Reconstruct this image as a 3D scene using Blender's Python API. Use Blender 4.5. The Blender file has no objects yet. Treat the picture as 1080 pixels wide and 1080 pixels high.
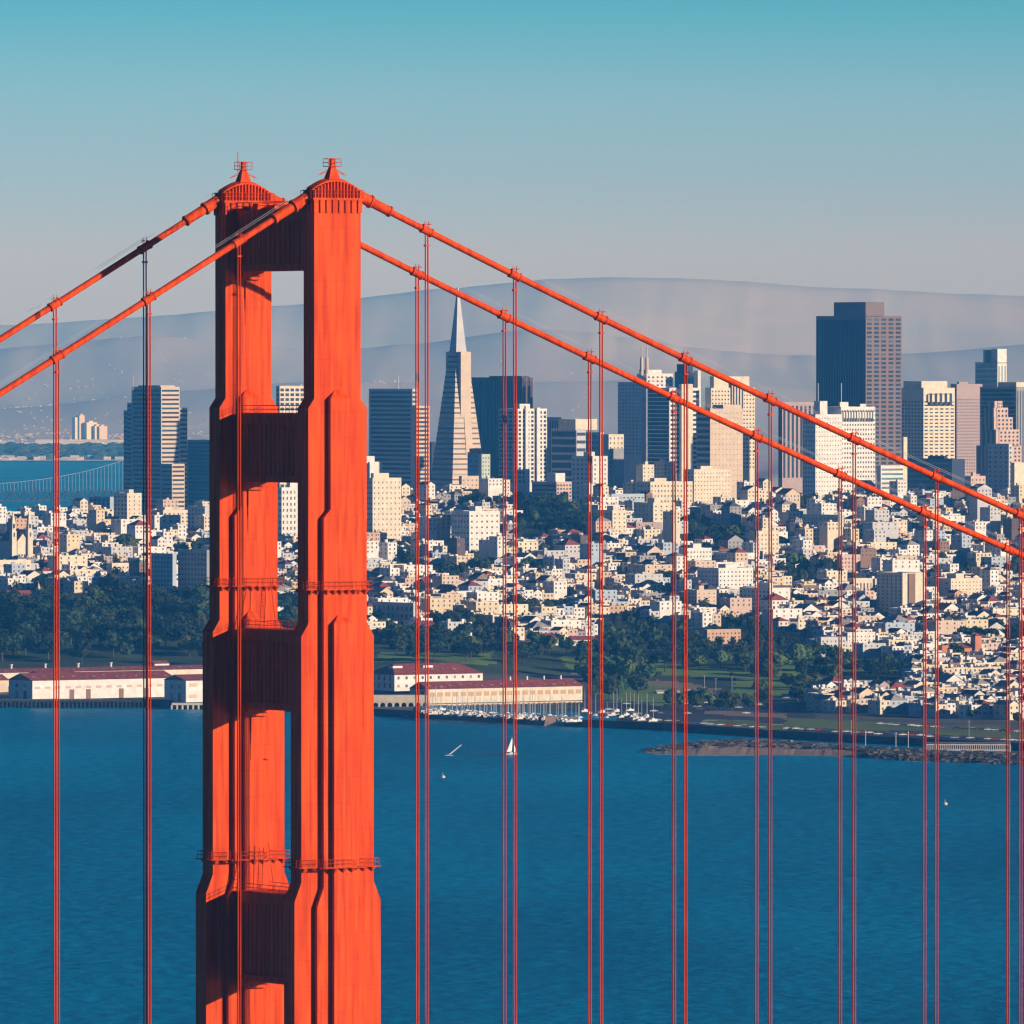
import bpy, math, random
from mathutils import noise, Vector
random.seed(7)
R = math.radians
S = bpy.context.scene
C = S.collection

# ------------------------------------------------------------------ camera
F = 10500.0                      # focal length in pixels of a 1080 px wide picture
HOR = 389.0                      # picture row of the horizon
CAMZ = 200.0
PITCH = math.atan((540 - HOR) / F)
cam = bpy.data.cameras.new('camera')
cam.sensor_width = 36.0
cam.lens = 36.0 * F / 1080.0
cam.clip_start = 5.0
cam.clip_end = 200000.0
camo = bpy.data.objects.new('camera', cam)
C.objects.link(camo)
camo.location = (0, 0, CAMZ)
camo.rotation_euler = (math.pi / 2 - PITCH, 0, 0)
S.camera = camo

# ------------------------------------------------------------------ light
SUN_EL = R(12.6)
SUN_RZ = R(115.3)                # clockwise from the view direction (+Y)
SUNV = Vector((math.sin(SUN_RZ) * math.cos(SUN_EL), math.cos(SUN_RZ) * math.cos(SUN_EL), math.sin(SUN_EL)))
sl = bpy.data.lights.new('sun', 'SUN')
sl.energy = 5.0
sl.angle = R(0.5)
sl.color = (1.0, 0.87, 0.76)
so = bpy.data.objects.new('sun', sl)
C.objects.link(so)
so.rotation_euler = SUNV.to_track_quat('Z', 'Y').to_euler()
so.location = (600, -300, 900)

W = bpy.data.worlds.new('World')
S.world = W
W.use_nodes = True
nt = W.node_tree
nt.nodes.clear()
wo = nt.nodes.new('ShaderNodeOutputWorld')
bg = nt.nodes.new('ShaderNodeBackground')
sky = nt.nodes.new('ShaderNodeTexSky')
sky.sky_type = 'NISHITA'
sky.sun_disc = False
sky.sun_elevation = SUN_EL
sky.sun_rotation = SUN_RZ
sky.altitude = 0
sky.air_density = 1.0
sky.dust_density = 0.6
sky.ozone_density = 2.5
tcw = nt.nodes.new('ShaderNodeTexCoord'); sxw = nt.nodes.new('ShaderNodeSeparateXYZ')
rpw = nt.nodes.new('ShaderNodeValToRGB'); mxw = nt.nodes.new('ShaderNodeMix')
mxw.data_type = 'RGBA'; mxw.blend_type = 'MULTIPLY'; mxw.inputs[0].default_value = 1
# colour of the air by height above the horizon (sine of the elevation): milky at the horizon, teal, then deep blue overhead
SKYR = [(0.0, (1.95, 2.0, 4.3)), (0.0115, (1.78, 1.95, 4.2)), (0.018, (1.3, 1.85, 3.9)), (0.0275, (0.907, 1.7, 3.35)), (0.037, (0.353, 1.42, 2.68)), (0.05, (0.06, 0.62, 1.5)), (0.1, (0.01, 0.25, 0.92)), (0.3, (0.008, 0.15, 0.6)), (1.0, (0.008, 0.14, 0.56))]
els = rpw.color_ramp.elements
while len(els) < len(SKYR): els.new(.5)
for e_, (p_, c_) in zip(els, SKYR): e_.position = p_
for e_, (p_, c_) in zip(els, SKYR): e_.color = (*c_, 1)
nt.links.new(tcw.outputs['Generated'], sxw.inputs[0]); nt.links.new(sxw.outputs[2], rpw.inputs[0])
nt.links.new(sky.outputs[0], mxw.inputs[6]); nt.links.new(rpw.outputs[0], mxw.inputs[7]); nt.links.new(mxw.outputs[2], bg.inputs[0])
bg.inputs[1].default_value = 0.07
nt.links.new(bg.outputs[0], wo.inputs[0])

S.view_settings.view_transform = 'Standard'
S.view_settings.look = 'None'
S.view_settings.exposure = 0.12
S.view_settings.gamma = 1.0
S.render.engine = 'CYCLES'
S.cycles.use_denoising = True
S.cycles.denoising_prefilter = 'ACCURATE'
S.cycles.max_bounces = 3
S.cycles.diffuse_bounces = 1
S.cycles.glossy_bounces = 2
S.cycles.transmission_bounces = 2
S.cycles.volume_bounces = 0
S.cycles.sample_clamp_indirect = 4.0
S.cycles.filter_width = 1.3

# ------------------------------------------------------------------ materials
MATS = {}
def mat(name, col, rough=0.8, spec=0.3, var=0.0, scale=0.2, metal=0.0, col2=None, bump=0.0, detail=4.0, coord='Object'):
    if name in MATS: return MATS[name]
    m = bpy.data.materials.new(name)
    m.use_nodes = True
    n = m.node_tree.nodes; l = m.node_tree.links
    b = n['Principled BSDF']
    b.inputs['Base Color'].default_value = (*col, 1)
    b.inputs['Roughness'].default_value = rough
    b.inputs['Specular IOR Level'].default_value = spec
    b.inputs['Metallic'].default_value = metal
    if var or col2 or bump:
        tc = n.new('ShaderNodeTexCoord')
        tx = n.new('ShaderNodeTexNoise')
        tx.inputs['Scale'].default_value = scale
        tx.inputs['Detail'].default_value = detail
        l.new(tc.outputs[coord], tx.inputs['Vector'])
        if var or col2:
            c2 = col2 or tuple(c * (1 - var) for c in col)
            rp = n.new('ShaderNodeValToRGB')
            rp.color_ramp.elements[0].position = 0.35
            rp.color_ramp.elements[1].position = 0.65
            rp.color_ramp.elements[0].color = (*c2, 1)
            rp.color_ramp.elements[1].color = (*col, 1)
            l.new(tx.outputs['Fac'], rp.inputs[0])
            l.new(rp.outputs[0], b.inputs['Base Color'])
        if bump:
            bp = n.new('ShaderNodeBump')
            bp.inputs['Strength'].default_value = bump
            bp.inputs['Distance'].default_value = 0.3
            l.new(tx.outputs['Fac'], bp.inputs['Height'])
            l.new(bp.outputs[0], b.inputs['Normal'])
    MATS[name] = m
    return m

def M_(n): return MATS[n]
mat('white', (.80, .78, .74), var=.20, scale=.22, detail=7)
mat('cream', (.76, .68, .53), var=.20, scale=.22, detail=7)
mat('beige', (.64, .52, .40), var=.12, scale=.15)
mat('sand', (.70, .58, .40), var=.15, scale=.15)
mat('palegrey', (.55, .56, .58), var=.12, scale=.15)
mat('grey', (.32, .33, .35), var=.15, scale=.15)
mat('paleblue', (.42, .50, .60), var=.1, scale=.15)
mat('pink', (.62, .46, .39), var=.12, scale=.15)
mat('rose', (.42, .33, .33), var=.1, scale=.15)
mat('yellow', (.70, .61, .42), var=.12, scale=.15)
mat('brown', (.26, .16, .11), var=.2, scale=.15)
mat('orange', (.60, .23, .11), var=.2, scale=.15)
mat('tan', (.58, .38, .25), var=.15, scale=.15)
mat('mint', (.52, .60, .52), var=.12, scale=.15)
mat('darkbrown', (.13, .09, .085), var=.2, scale=.1)
mat('granite', (.20, .155, .155), var=.1, scale=.1)
mat('navy', (.010, .020, .040), rough=.5, spec=.12)
mat('glass', (.030, .036, .045), rough=.45, spec=.2)
mat('blueglass', (.05, .12, .18), rough=.2, spec=.6)
mat('tealglass', (.04, .13, .15), rough=.2, spec=.6)
mat('gravel', (.34, .33, .32), var=.3, scale=.3)
mat('tar', (.10, .10, .11), var=.3, scale=.3)
mat('whiteroof', (.66, .65, .62), var=.2, scale=.3)
mat('redtile', (.34, .075, .06), var=.45, scale=.35, detail=7)
mat('bark', (.10, .07, .05), var=.3, scale=1.0)
mat('leaf', (.045, .075, .030), rough=.9, spec=.1, var=.45, scale=.35)
mat('leaf_dark', (.026, .050, .026), rough=.9, spec=.1, var=.4, scale=.3)
mat('leaf_light', (.085, .115, .035), rough=.9, spec=.1, var=.4, scale=.3)
mat('stone', (.22, .19, .16), var=.5, scale=.5)
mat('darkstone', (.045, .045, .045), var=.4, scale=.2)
mat('sandy', (.42, .30, .22), var=.2, scale=.05)
mat('asphalt', (.055, .055, .06), var=.2, scale=.05)
mat('lawn', (.20, .34, .04), var=.35, scale=.03)
mat('drygrass', (.17, .24, .05), var=.3, scale=.02)
mat('path', (.34, .24, .17), var=.2, scale=.05)
mat('steel', (.5, .52, .55), rough=.5)
mat('blacktyre', (.02, .02, .02))
mat('foam', (.8, .82, .85))
mat('ground', (.16, .15, .13), col2=(.07, .08, .06), scale=.02)
mat('woodland', (.06, .10, .03), col2=(.03, .045, .02), scale=.03)

def vary_panes(name, light):
    m = MATS[name]; n = m.node_tree.nodes; l = m.node_tree.links; b = n['Principled BSDF']
    oi = n.new('ShaderNodeObjectInfo'); rp = n.new('ShaderNodeValToRGB'); rp.color_ramp.interpolation = 'CONSTANT'
    c = tuple(b.inputs['Base Color'].default_value)
    rp.color_ramp.elements[0].color = c; rp.color_ramp.elements[0].position = 0
    rp.color_ramp.elements[1].position = .45; rp.color_ramp.elements[1].color = tuple(x * 2.2 for x in c[:3]) + (1,)
    e = rp.color_ramp.elements.new(.74); e.color = tuple(x * 1.3 for x in c[:3]) + (1,)
    e = rp.color_ramp.elements.new(.86); e.color = (*light, 1)
    l.new(oi.outputs['Random'], rp.inputs[0]); l.new(rp.outputs[0], b.inputs['Base Color'])
def vary_leaves(name):
    m = MATS[name]; n = m.node_tree.nodes; l = m.node_tree.links; b = n['Principled BSDF']
    src = b.inputs['Base Color'].links[0].from_socket
    oi = n.new('ShaderNodeObjectInfo'); hs = n.new('ShaderNodeHueSaturation'); mr = n.new('ShaderNodeMapRange')
    mr.inputs[3].default_value = .55; mr.inputs[4].default_value = 1.75
    m2 = n.new('ShaderNodeMapRange'); m2.inputs[3].default_value = .46; m2.inputs[4].default_value = .53
    l.new(oi.outputs['Random'], mr.inputs[0]); l.new(mr.outputs[0], hs.inputs['Value']); l.new(oi.outputs['Random'], m2.inputs[0]); l.new(m2.outputs[0], hs.inputs['Hue'])
    l.new(src, hs.inputs['Color']); l.new(hs.outputs[0], b.inputs['Base Color'])
for nm in ('leaf', 'leaf_dark', 'leaf_light'): vary_leaves(nm)
vary_panes('glass', (.26, .24, .21)); vary_panes('navy', (.08, .09, .10))

def orange_paint():
    m = bpy.data.materials.new('orange_paint'); m.use_nodes = True
    n = m.node_tree.nodes; l = m.node_tree.links; b = n['Principled BSDF']
    b.inputs['Roughness'].default_value = .6
    b.inputs['Specular IOR Level'].default_value = .08
    tc = n.new('ShaderNodeTexCoord')
    mp = n.new('ShaderNodeMapping'); mp.inputs['Scale'].default_value = (1.6, 1.6, .10)
    tx = n.new('ShaderNodeTexNoise'); tx.inputs['Scale'].default_value = 1.0; tx.inputs['Detail'].default_value = 5
    l.new(tc.outputs['Object'], mp.inputs[0]); l.new(mp.outputs[0], tx.inputs['Vector'])
    rp = n.new('ShaderNodeValToRGB')
    rp.color_ramp.elements[0].position = .35; rp.color_ramp.elements[1].position = .62
    rp.color_ramp.elements[0].color = (.60, .044, .003, 1)
    rp.color_ramp.elements[1].color = (.84, .090, .007, 1)
    l.new(tx.outputs['Fac'], rp.inputs[0])
    # riveted plate seams: thin darker lines in a real grid on the steel
    br = n.new('ShaderNodeTexBrick'); br.offset = 0
    br.inputs['Scale'].default_value = 1.0
    br.inputs['Color1'].default_value = (1, 1, 1, 1); br.inputs['Color2'].default_value = (.90, .87, .87, 1)
    br.inputs['Mortar'].default_value = (.80, .76, .76, 1)
    br.inputs['Mortar Size'].default_value = .05
    br.inputs['Brick Width'].default_value = 1.1; br.inputs['Row Height'].default_value = 3.8
    sx = n.new('ShaderNodeSeparateXYZ'); cx = n.new('ShaderNodeCombineXYZ'); ad = n.new('ShaderNodeMath'); ad.operation = 'ADD'
    l.new(tc.outputs['Object'], sx.inputs[0]); l.new(sx.outputs[0], ad.inputs[0]); l.new(sx.outputs[1], ad.inputs[1])
    l.new(ad.outputs[0], cx.inputs[0]); l.new(sx.outputs[2], cx.inputs[1]); l.new(cx.outputs[0], br.inputs['Vector'])
    mx = n.new('ShaderNodeMix'); mx.data_type = 'RGBA'; mx.blend_type = 'MULTIPLY'; mx.inputs[0].default_value = 1
    l.new(rp.outputs[0], mx.inputs[6]); l.new(br.outputs[0], mx.inputs[7]); l.new(mx.outputs[2], b.inputs['Base Color'])
    MATS['orange_paint'] = m
orange_paint()

def water_mat():
    m = bpy.data.materials.new('bay_water'); m.use_nodes = True
    n = m.node_tree.nodes; l = m.node_tree.links; b = n['Principled BSDF']
    b.inputs['Roughness'].default_value = .42
    b.inputs['IOR'].default_value = 1.33
    b.inputs['Specular IOR Level'].default_value = .25
    tc = n.new('ShaderNodeTexCoord')
    mp = n.new('ShaderNodeMapping'); mp.inputs['Scale'].default_value = (.16, .045, 1)
    t1 = n.new('ShaderNodeTexNoise'); t1.inputs['Scale'].default_value = 1.0; t1.inputs['Detail'].default_value = 6; t1.inputs['Roughness'].default_value = .62
    l.new(tc.outputs['Object'], mp.inputs[0]); l.new(mp.outputs[0], t1.inputs['Vector'])
    rp = n.new('ShaderNodeValToRGB')
    rp.color_ramp.elements[0].position = .41; rp.color_ramp.elements[1].position = .60
    rp.color_ramp.elements[0].color = (.000, .180, .320, 1)
    rp.color_ramp.elements[1].color = (.000, .330, .560, 1)
    t3 = n.new('ShaderNodeTexNoise'); t3.inputs['Scale'].default_value = 1; t3.inputs['Detail'].default_value = 4
    mp3 = n.new('ShaderNodeMapping'); mp3.inputs['Scale'].default_value = (.006, .0016, 1); l.new(tc.outputs['Object'], mp3.inputs[0]); l.new(mp3.outputs[0], t3.inputs['Vector'])
    ma = n.new('ShaderNodeMath'); ma.operation = 'MULTIPLY_ADD'; ma.inputs[1].default_value = .55
    mb = n.new('ShaderNodeMath'); mb.operation = 'MULTIPLY'; mb.inputs[1].default_value = .45
    l.new(t3.outputs['Fac'], mb.inputs[0]); l.new(t1.outputs['Fac'], ma.inputs[0]); l.new(mb.outputs[0], ma.inputs[2])
    l.new(ma.outputs[0], rp.inputs[0]); l.new(rp.outputs[0], b.inputs['Base Color'])
    t2 = n.new('ShaderNodeTexNoise'); t2.inputs['Scale'].default_value = .12; t2.inputs['Detail'].default_value = 6
    l.new(tc.outputs['Object'], t2.inputs['Vector'])
    bp = n.new('ShaderNodeBump'); bp.inputs['Strength'].default_value = .6; bp.inputs['Distance'].default_value = 2.0
    l.new(t2.outputs['Fac'], bp.inputs['Height']); l.new(bp.outputs[0], b.inputs['Normal'])
    MATS['bay_water'] = m
water_mat()

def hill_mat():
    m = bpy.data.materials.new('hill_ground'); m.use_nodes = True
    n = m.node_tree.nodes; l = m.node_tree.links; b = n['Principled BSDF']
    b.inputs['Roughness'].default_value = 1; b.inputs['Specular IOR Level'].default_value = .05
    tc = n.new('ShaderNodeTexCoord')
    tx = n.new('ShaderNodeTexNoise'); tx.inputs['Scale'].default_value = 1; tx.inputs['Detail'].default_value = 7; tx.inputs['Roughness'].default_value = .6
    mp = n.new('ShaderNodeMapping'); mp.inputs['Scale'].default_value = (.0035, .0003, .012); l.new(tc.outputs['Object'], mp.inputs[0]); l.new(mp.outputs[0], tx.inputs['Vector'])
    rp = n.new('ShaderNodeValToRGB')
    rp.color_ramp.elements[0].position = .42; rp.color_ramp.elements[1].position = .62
    rp.color_ramp.elements[0].color = (.54, .53, .52, 1)  # hazy paleness of distance put into the base colour of the land
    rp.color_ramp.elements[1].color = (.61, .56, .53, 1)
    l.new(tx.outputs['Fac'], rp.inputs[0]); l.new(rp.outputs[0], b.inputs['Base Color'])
    MATS['hill_ground'] = m
hill_mat()

# ------------------------------------------------------------------ helpers
cp, sp = math.cos(PITCH), math.sin(PITCH)
def P(px, py, Y):
    """world point that stands at distance Y in direction (px, py)"""
    a = (px - 540) / F; b = (540 - py) / F
    dy = cp + b * sp; dz = -sp + b * cp
    t = Y / dy
    return Vector((a * t, Y, CAMZ + dz * t))
def proj(x, y, z):
    z -= CAMZ
    d = y * cp - z * sp; u = y * sp + z * cp
    return 540 + F * x / d, 540 - F * u / d
def zat(py, Y): return P(540, py, Y).z
def kx(Y): return F / Y

class MB:
    def __init__(s): s.v = []; s.f = []; s.m = []; s.mats = []
    def mi(s, name):
        if name not in s.mats: s.mats.append(name)
        return s.mats.index(name)
    def quad(s, a, b, c, d, m):
        i = len(s.v); s.v += [a, b, c, d]; s.f.append((i, i + 1, i + 2, i + 3)); s.m.append(s.mi(m))
    def tri(s, a, b, c, m):
        i = len(s.v); s.v += [a, b, c]; s.f.append((i, i + 1, i + 2)); s.m.append(s.mi(m))
    def box(s, x0, x1, y0, y1, z0, z1, m, top=None, tf=None, bottom=True):
        p = [(x0, y0, z0), (x1, y0, z0), (x1, y1, z0), (x0, y1, z0), (x0, y0, z1), (x1, y0, z1), (x1, y1, z1), (x0, y1, z1)]
        if tf: p = [tf(q) for q in p]
        i = len(s.v); s.v += p; k = s.mi(m); kt = s.mi(top) if top else k
        for f in ((0, 1, 5, 4), (1, 2, 6, 5), (2, 3, 7, 6), (3, 0, 4, 7)):
            s.f.append(tuple(i + j for j in f)); s.m.append(k)
        s.f.append((i + 4, i + 5, i + 6, i + 7)); s.m.append(kt)
        if bottom: s.f.append((i + 3, i + 2, i + 1, i)); s.m.append(k)
    def frustum(s, a, za, b, zb, m):
        """a, b: (x0,x1,y0,y1) rectangles at za and zb"""
        p = [(a[0], a[2], za), (a[1], a[2], za), (a[1], a[3], za), (a[0], a[3], za), (b[0], b[2], zb), (b[1], b[2], zb), (b[1], b[3], zb), (b[0], b[3], zb)]
        i = len(s.v); s.v += p; k = s.mi(m)
        for f in ((0, 1, 5, 4), (1, 2, 6, 5), (2, 3, 7, 6), (3, 0, 4, 7), (4, 5, 6, 7), (3, 2, 1, 0)):
            s.f.append(tuple(i + j for j in f)); s.m.append(k)
    def tube(s, pts, r, m, n=8, cap=True):
        pts = [Vector(p) for p in pts]; k = s.mi(m); rings = []
        for j, p in enumerate(pts):
            d = (pts[min(j + 1, len(pts) - 1)] - pts[max(j - 1, 0)]).normalized()
            up = Vector((0, 0, 1)) if abs(d.z) < .95 else Vector((1, 0, 0))
            a = d.cross(up).normalized(); b = a.cross(d).normalized()
            rr = r[j] if isinstance(r, (list, tuple)) else r
            i = len(s.v)
            s.v += [tuple(p + (a * math.cos(2 * math.pi * q / n) + b * math.sin(2 * math.pi * q / n)) * rr) for q in range(n)]
            rings.append(i)
        for j in range(len(rings) - 1):
            A, B = rings[j], rings[j + 1]
            for q in range(n):
                s.f.append((A + q, A + (q + 1) % n, B + (q + 1) % n, B + q)); s.m.append(k)
        if cap:
            s.f.append(tuple(rings[0] + q for q in range(n))); s.m.append(k)
            s.f.append(tuple(rings[-1] + q for q in reversed(range(n)))); s.m.append(k)
    def mesh(s, name, smooth=False):
        me = bpy.data.meshes.new(name)
        me.from_pydata([tuple(v) for v in s.v], [], s.f)
        for mm in s.mats: me.materials.append(MATS[mm])
        if len(s.mats) > 1: me.polygons.foreach_set('material_index', s.m)
        if smooth: me.polygons.foreach_set('use_smooth', [True] * len(s.f))
        me.update()
        return me
    def obj(s, name, parent=None, loc=(0, 0, 0), smooth=False):
        return link(name, s.mesh(name, smooth), parent, loc)

def link(name, data, parent=None, loc=(0, 0, 0), rz=0.0, sc=None):
    o = bpy.data.objects.new(name, data); C.objects.link(o)
    if parent: o.parent = parent
    o.location = loc
    if rz: o.rotation_euler = (0, 0, rz)
    if sc: o.scale = sc
    return o
REG = []          # things that get their label from where they stand
LAND = []         # landmarks (px, py, phrase)
def tag(o, label, cat, group=None, kind=None, lm=None, at=None):
    if label: o['label'] = label
    if cat: o['category'] = cat
    if group: o['group'] = group
    if kind: o['kind'] = kind
    if lm: LAND.append((at[0], at[1], lm))
    return o
def thing(name, label, cat, loc, rz=0.0, group=None, **k):
    return tag(link(name, None, None, loc, rz), label, cat, group, **k)
def copy_tree(o, parent=None):
    c = o.copy(); C.objects.link(c)
    if parent: c.parent = parent
    for ch in o.children: copy_tree(ch, c)
    return c
_uc = {}
def cube_mesh(m):
    if m not in _uc:
        b = MB(); b.box(0, 1, 0, 1, 0, 1, m); _uc[m] = b.mesh('pane_' + m)
    return _uc[m]

# ------------------------------------------------------------------ ground of the city
COLS = [-400, 0, 205, 400, 500, 600, 700, 820, 900, 1000, 1080, 1500]
def seay(px):
    t = [(-400, 752), (0, 746), (205, 746), (400, 755), (600, 766), (700, 770), (820, 778), (900, 783), (1080, 792), (1500, 800)]
    for (a, ya), (b, yb) in zip(t, t[1:]):
        if px <= b: return ya + (yb - ya) * (px - a) / (b - a)
    return 800
def shoreY(px): return P(px, seay(px), 1).y * CAMZ / (CAMZ - P(px, seay(px), 1).z) if False else F * CAMZ / (seay(px) - HOR)
PROF = {
 -400: [(6050, 722), (6300, 690), (6500, 640), (6800, 618), (7300, 592), (7900, 562), (8200, 552)],
 0:    [(6050, 722), (6250, 695), (6450, 645), (6750, 622), (7200, 598), (7800, 567), (8200, 553)],
 205:  [(6050, 722), (6250, 695), (6450, 640), (6750, 618), (7200, 598), (7800, 567), (8200, 553)],
 400:  [(6050, 728), (6180, 702), (6400, 672), (6700, 648), (7000, 620), (7400, 582), (8100, 532)],
 500:  [(6050, 729), (6200, 700), (6400, 676), (6700, 650), (7000, 622), (7400, 580), (8000, 528)],
 600:  [(6050, 730), (6250, 702), (6450, 682), (6700, 657), (7000, 627), (7400, 585), (7700, 535), (8100, 530)],
 700:  [(6050, 731), (6250, 703), (6450, 682), (6700, 657), (7000, 628), (7400, 586), (8100, 532)],
 820:  [(6050, 730), (6250, 704), (6450, 682), (6700, 657), (7000, 628), (7400, 586), (8200, 527)],
 900:  [(6050, 729), (6250, 705), (6450, 684), (6700, 660), (7000, 632), (7400, 590), (8200, 527)],
 1000: [(6050, 729), (6250, 706), (6450, 686), (6700, 662), (7000, 635), (7400, 592), (8250, 527)],
 1080: [(6050, 729), (6250, 706), (6450, 686), (6700, 662), (7000, 635), (7400, 592), (8250, 527)],
 1500: [(6050, 729), (6250, 706), (6450, 686), (6700, 662), (7000, 635), (7400, 592), (8250, 527)],
}
def colz(c, Y):
    ys = shoreY(c)
    pr = [(ys, 3.2), (5950, 4.0)] + [(y, zat(p, y)) for y, p in PROF[c]] + [(8600, 22), (9000, 14), (9800, 8), (10100, 2.5)]
    if Y <= pr[0][0]: return 3.2
    for (a, za), (b, zb) in zip(pr, pr[1:]):
        if Y <= b:
            t = (Y - a) / (b - a)
            return za + (zb - za) * t
    return 2.5
def gz(X, Y):
    px = 540 + F * X / Y
    px = max(-399, min(1499, px))
    for a, b in zip(COLS, COLS[1:]):
        if px <= b:
            t = (px - a) / (b - a)
            z = colz(a, Y) * (1 - t) + colz(b, Y) * t
            break
    if Y > 6300:
        z += 3.0 * noise.noise(Vector((X * .008, Y * .008, 0))) * min(1, (Y - 6300) / 300)
    return z
def hit(px, py):
    """point of the ground seen in direction (px, py)"""
    Y = max(shoreY(px) + 1, 5000)
    while Y < 8300:
        p = P(px, py, Y)
        if p.z <= gz(p.x, Y): return Vector((p.x, Y, gz(p.x, Y)))
        Y += 6
    p = P(px, py, 8300)
    return Vector((p.x, 8300, gz(p.x, 8300)))

def inpoly(x, y, poly):
    c = False; j = len(poly) - 1
    for i in range(len(poly)):
        xi, yi = poly[i]; xj, yj = poly[j]
        if (yi > y) != (yj > y) and x < (xj - xi) * (y - yi) / (yj - yi) + xi: c = not c
        j = i
    return c
LAWNS = [[(628, 728), (700, 722), (742, 734), (700, 744), (632, 738)], [(700, 700), (770, 706), (770, 716), (700, 712)], [(590, 690), (700, 696), (705, 708), (600, 708)], [(400, 688), (520, 690), (520, 700), (400, 698)],
         [(772, 708), (835, 712), (838, 736), (775, 736)], [(858, 690), (950, 700), (940, 712), (860, 706)],
         [(820, 700), (860, 700), (850, 730), (825, 726)]]
DRY = [[(852, 741), (1090, 753), (1090, 760), (852, 750)], [(742, 757), (830, 764), (830, 772), (742, 766)], [(826, 757), (1200, 775), (1200, 784), (960, 772), (826, 766)]]
PATHS = [[(672, 722), (690, 716), (760, 726), (750, 733)], [(620, 706), (660, 706), (660, 711), (600, 712)],
         [(740, 748), (830, 753), (830, 757), (742, 755)]]
PARKING = [[(600, 738), (860, 744), (860, 762), (1100, 786), (1100, 795), (600, 770)]]
WOODS = [[(-200, 628), (225, 626), (225, 712), (-200, 708)], [(280, 640), (330, 640), (330, 712), (280, 712)], [(395, 668), (620, 680), (620, 712), (395, 706)],
         [(620, 655), (860, 670), (860, 745), (620, 738)], [(860, 690), (960, 700), (950, 735), (860, 735)], [(540, 520), (618, 512), (625, 566), (540, 566)],
         [(470, 575), (500, 575), (535, 622), (500, 600)], [(700, 575), (730, 548), (790, 560), (800, 582), (720, 586)]]
def build_ground():
    parts = {'ground': MB(), 'lawn': MB(), 'path': MB(), 'parking_lot': MB()}
    mats = {'lawn': 'lawn', 'path': 'path', 'parking_lot': 'asphalt'}
    cols = [-400 + 12 * i for i in range(33)] + [-4 + 3 * i for i in range(364)] + [1090 + 12 * i for i in range(35)]
    def rows(px):
        s = shoreY(px); out = [s + (5950 - s) * j / 34 for j in range(35)]
        y = 5950
        while y < 8600: y += 13 + (y - 5950) * .006; out.append(y)
        out += [9000, 9500, 10100]
        return out
    prev = None
    for px in cols:
        cur = []
        for Y in rows(px):
            X = (px - 540) * Y / F
            z = gz(X, Y); q = proj(X, Y, z)
            cur.append((X, Y, z, q[0], q[1]))
        if prev:
            for a, b, c, d in zip(prev, cur, cur[1:], prev[1:]):
                mx = (a[3] + c[3]) / 2; my = (a[4] + c[4]) / 2; mx += 7 * noise.noise(Vector((a[0] * .03, a[1] * .03, 1))); my += 2.4 * noise.noise(Vector((a[0] * .03, a[1] * .03, 7)))
                key = 'ground'; mm = 'ground'
                if a[1] < 8400:
                    if any(inpoly(mx, my, q) for q in LAWNS): key = 'lawn'; mm = 'lawn'
                    elif any(inpoly(mx, my, q) for q in DRY): key = 'lawn'; mm = 'drygrass'
                    elif any(inpoly(mx, my, q) for q in PATHS): key = 'path'; mm = 'path'
                    elif any(inpoly(mx, my, q) for q in PARKING): key = 'parking_lot'; mm = 'asphalt'
                    elif any(inpoly(mx, my, q) for q in WOODS): mm = 'woodland'
                parts[key].quad(a[:3], b[:3], c[:3], d[:3], mm)
        prev = cur
    for k, b in parts.items():
        me = b.mesh(k)
        o = link(k, me); o['kind'] = 'structure'
    # sea wall along the shore
    b = MB(); pp = None
    for px in range(-400, 1501, 12):
        Y = shoreY(px); X = (px - 540) * Y / F; t = 4.0 + .15 * noise.noise(Vector((px * .3, 0, 0)))
        cur = (X, Y)
        if pp:
            a, c = pp, cur
            b.quad((a[0], a[1] - 2.5, -2), (c[0], c[1] - 2.5, -2), (c[0], c[1] - .3, t), (a[0], a[1] - .3, t), 'darkstone')
            b.quad((a[0], a[1] - .3, t), (c[0], c[1] - .3, t), (c[0], c[1] + 1, t), (a[0], a[1] + 1, t), 'stone')
            b.quad((a[0], a[1] + 1, t), (c[0], c[1] + 1, t), (c[0], c[1] + 1, 2), (a[0], a[1] + 1, 2), 'stone')
        pp = cur
    o = b.obj('seawall'); tag(o, 'long dark stone seawall along the city waterfront', 'seawall')
build_ground()

# water: one sheet to the horizon
b = MB(); b.quad((-60000, -3000, 0), (60000, -3000, 0), (60000, 90000, 0), (-60000, 90000, 0), 'bay_water')
o = b.obj('water'); o['kind'] = 'structure'

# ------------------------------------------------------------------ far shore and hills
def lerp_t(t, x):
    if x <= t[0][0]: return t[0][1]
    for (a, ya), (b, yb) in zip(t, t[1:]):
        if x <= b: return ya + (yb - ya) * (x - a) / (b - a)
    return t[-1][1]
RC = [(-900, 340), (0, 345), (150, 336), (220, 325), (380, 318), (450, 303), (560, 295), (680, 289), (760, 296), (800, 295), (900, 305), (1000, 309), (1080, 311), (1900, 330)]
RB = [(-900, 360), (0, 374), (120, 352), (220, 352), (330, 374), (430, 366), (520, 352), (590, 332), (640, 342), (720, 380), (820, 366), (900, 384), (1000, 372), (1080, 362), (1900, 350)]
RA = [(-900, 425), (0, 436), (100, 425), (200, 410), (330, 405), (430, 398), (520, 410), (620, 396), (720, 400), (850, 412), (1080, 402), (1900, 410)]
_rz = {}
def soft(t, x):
    return sum(lerp_t(t, x + q) * w for q, w in ((-110, .1), (-70, .15), (-35, .17), (0, .16), (35, .17), (70, .15), (110, .1)))
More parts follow.
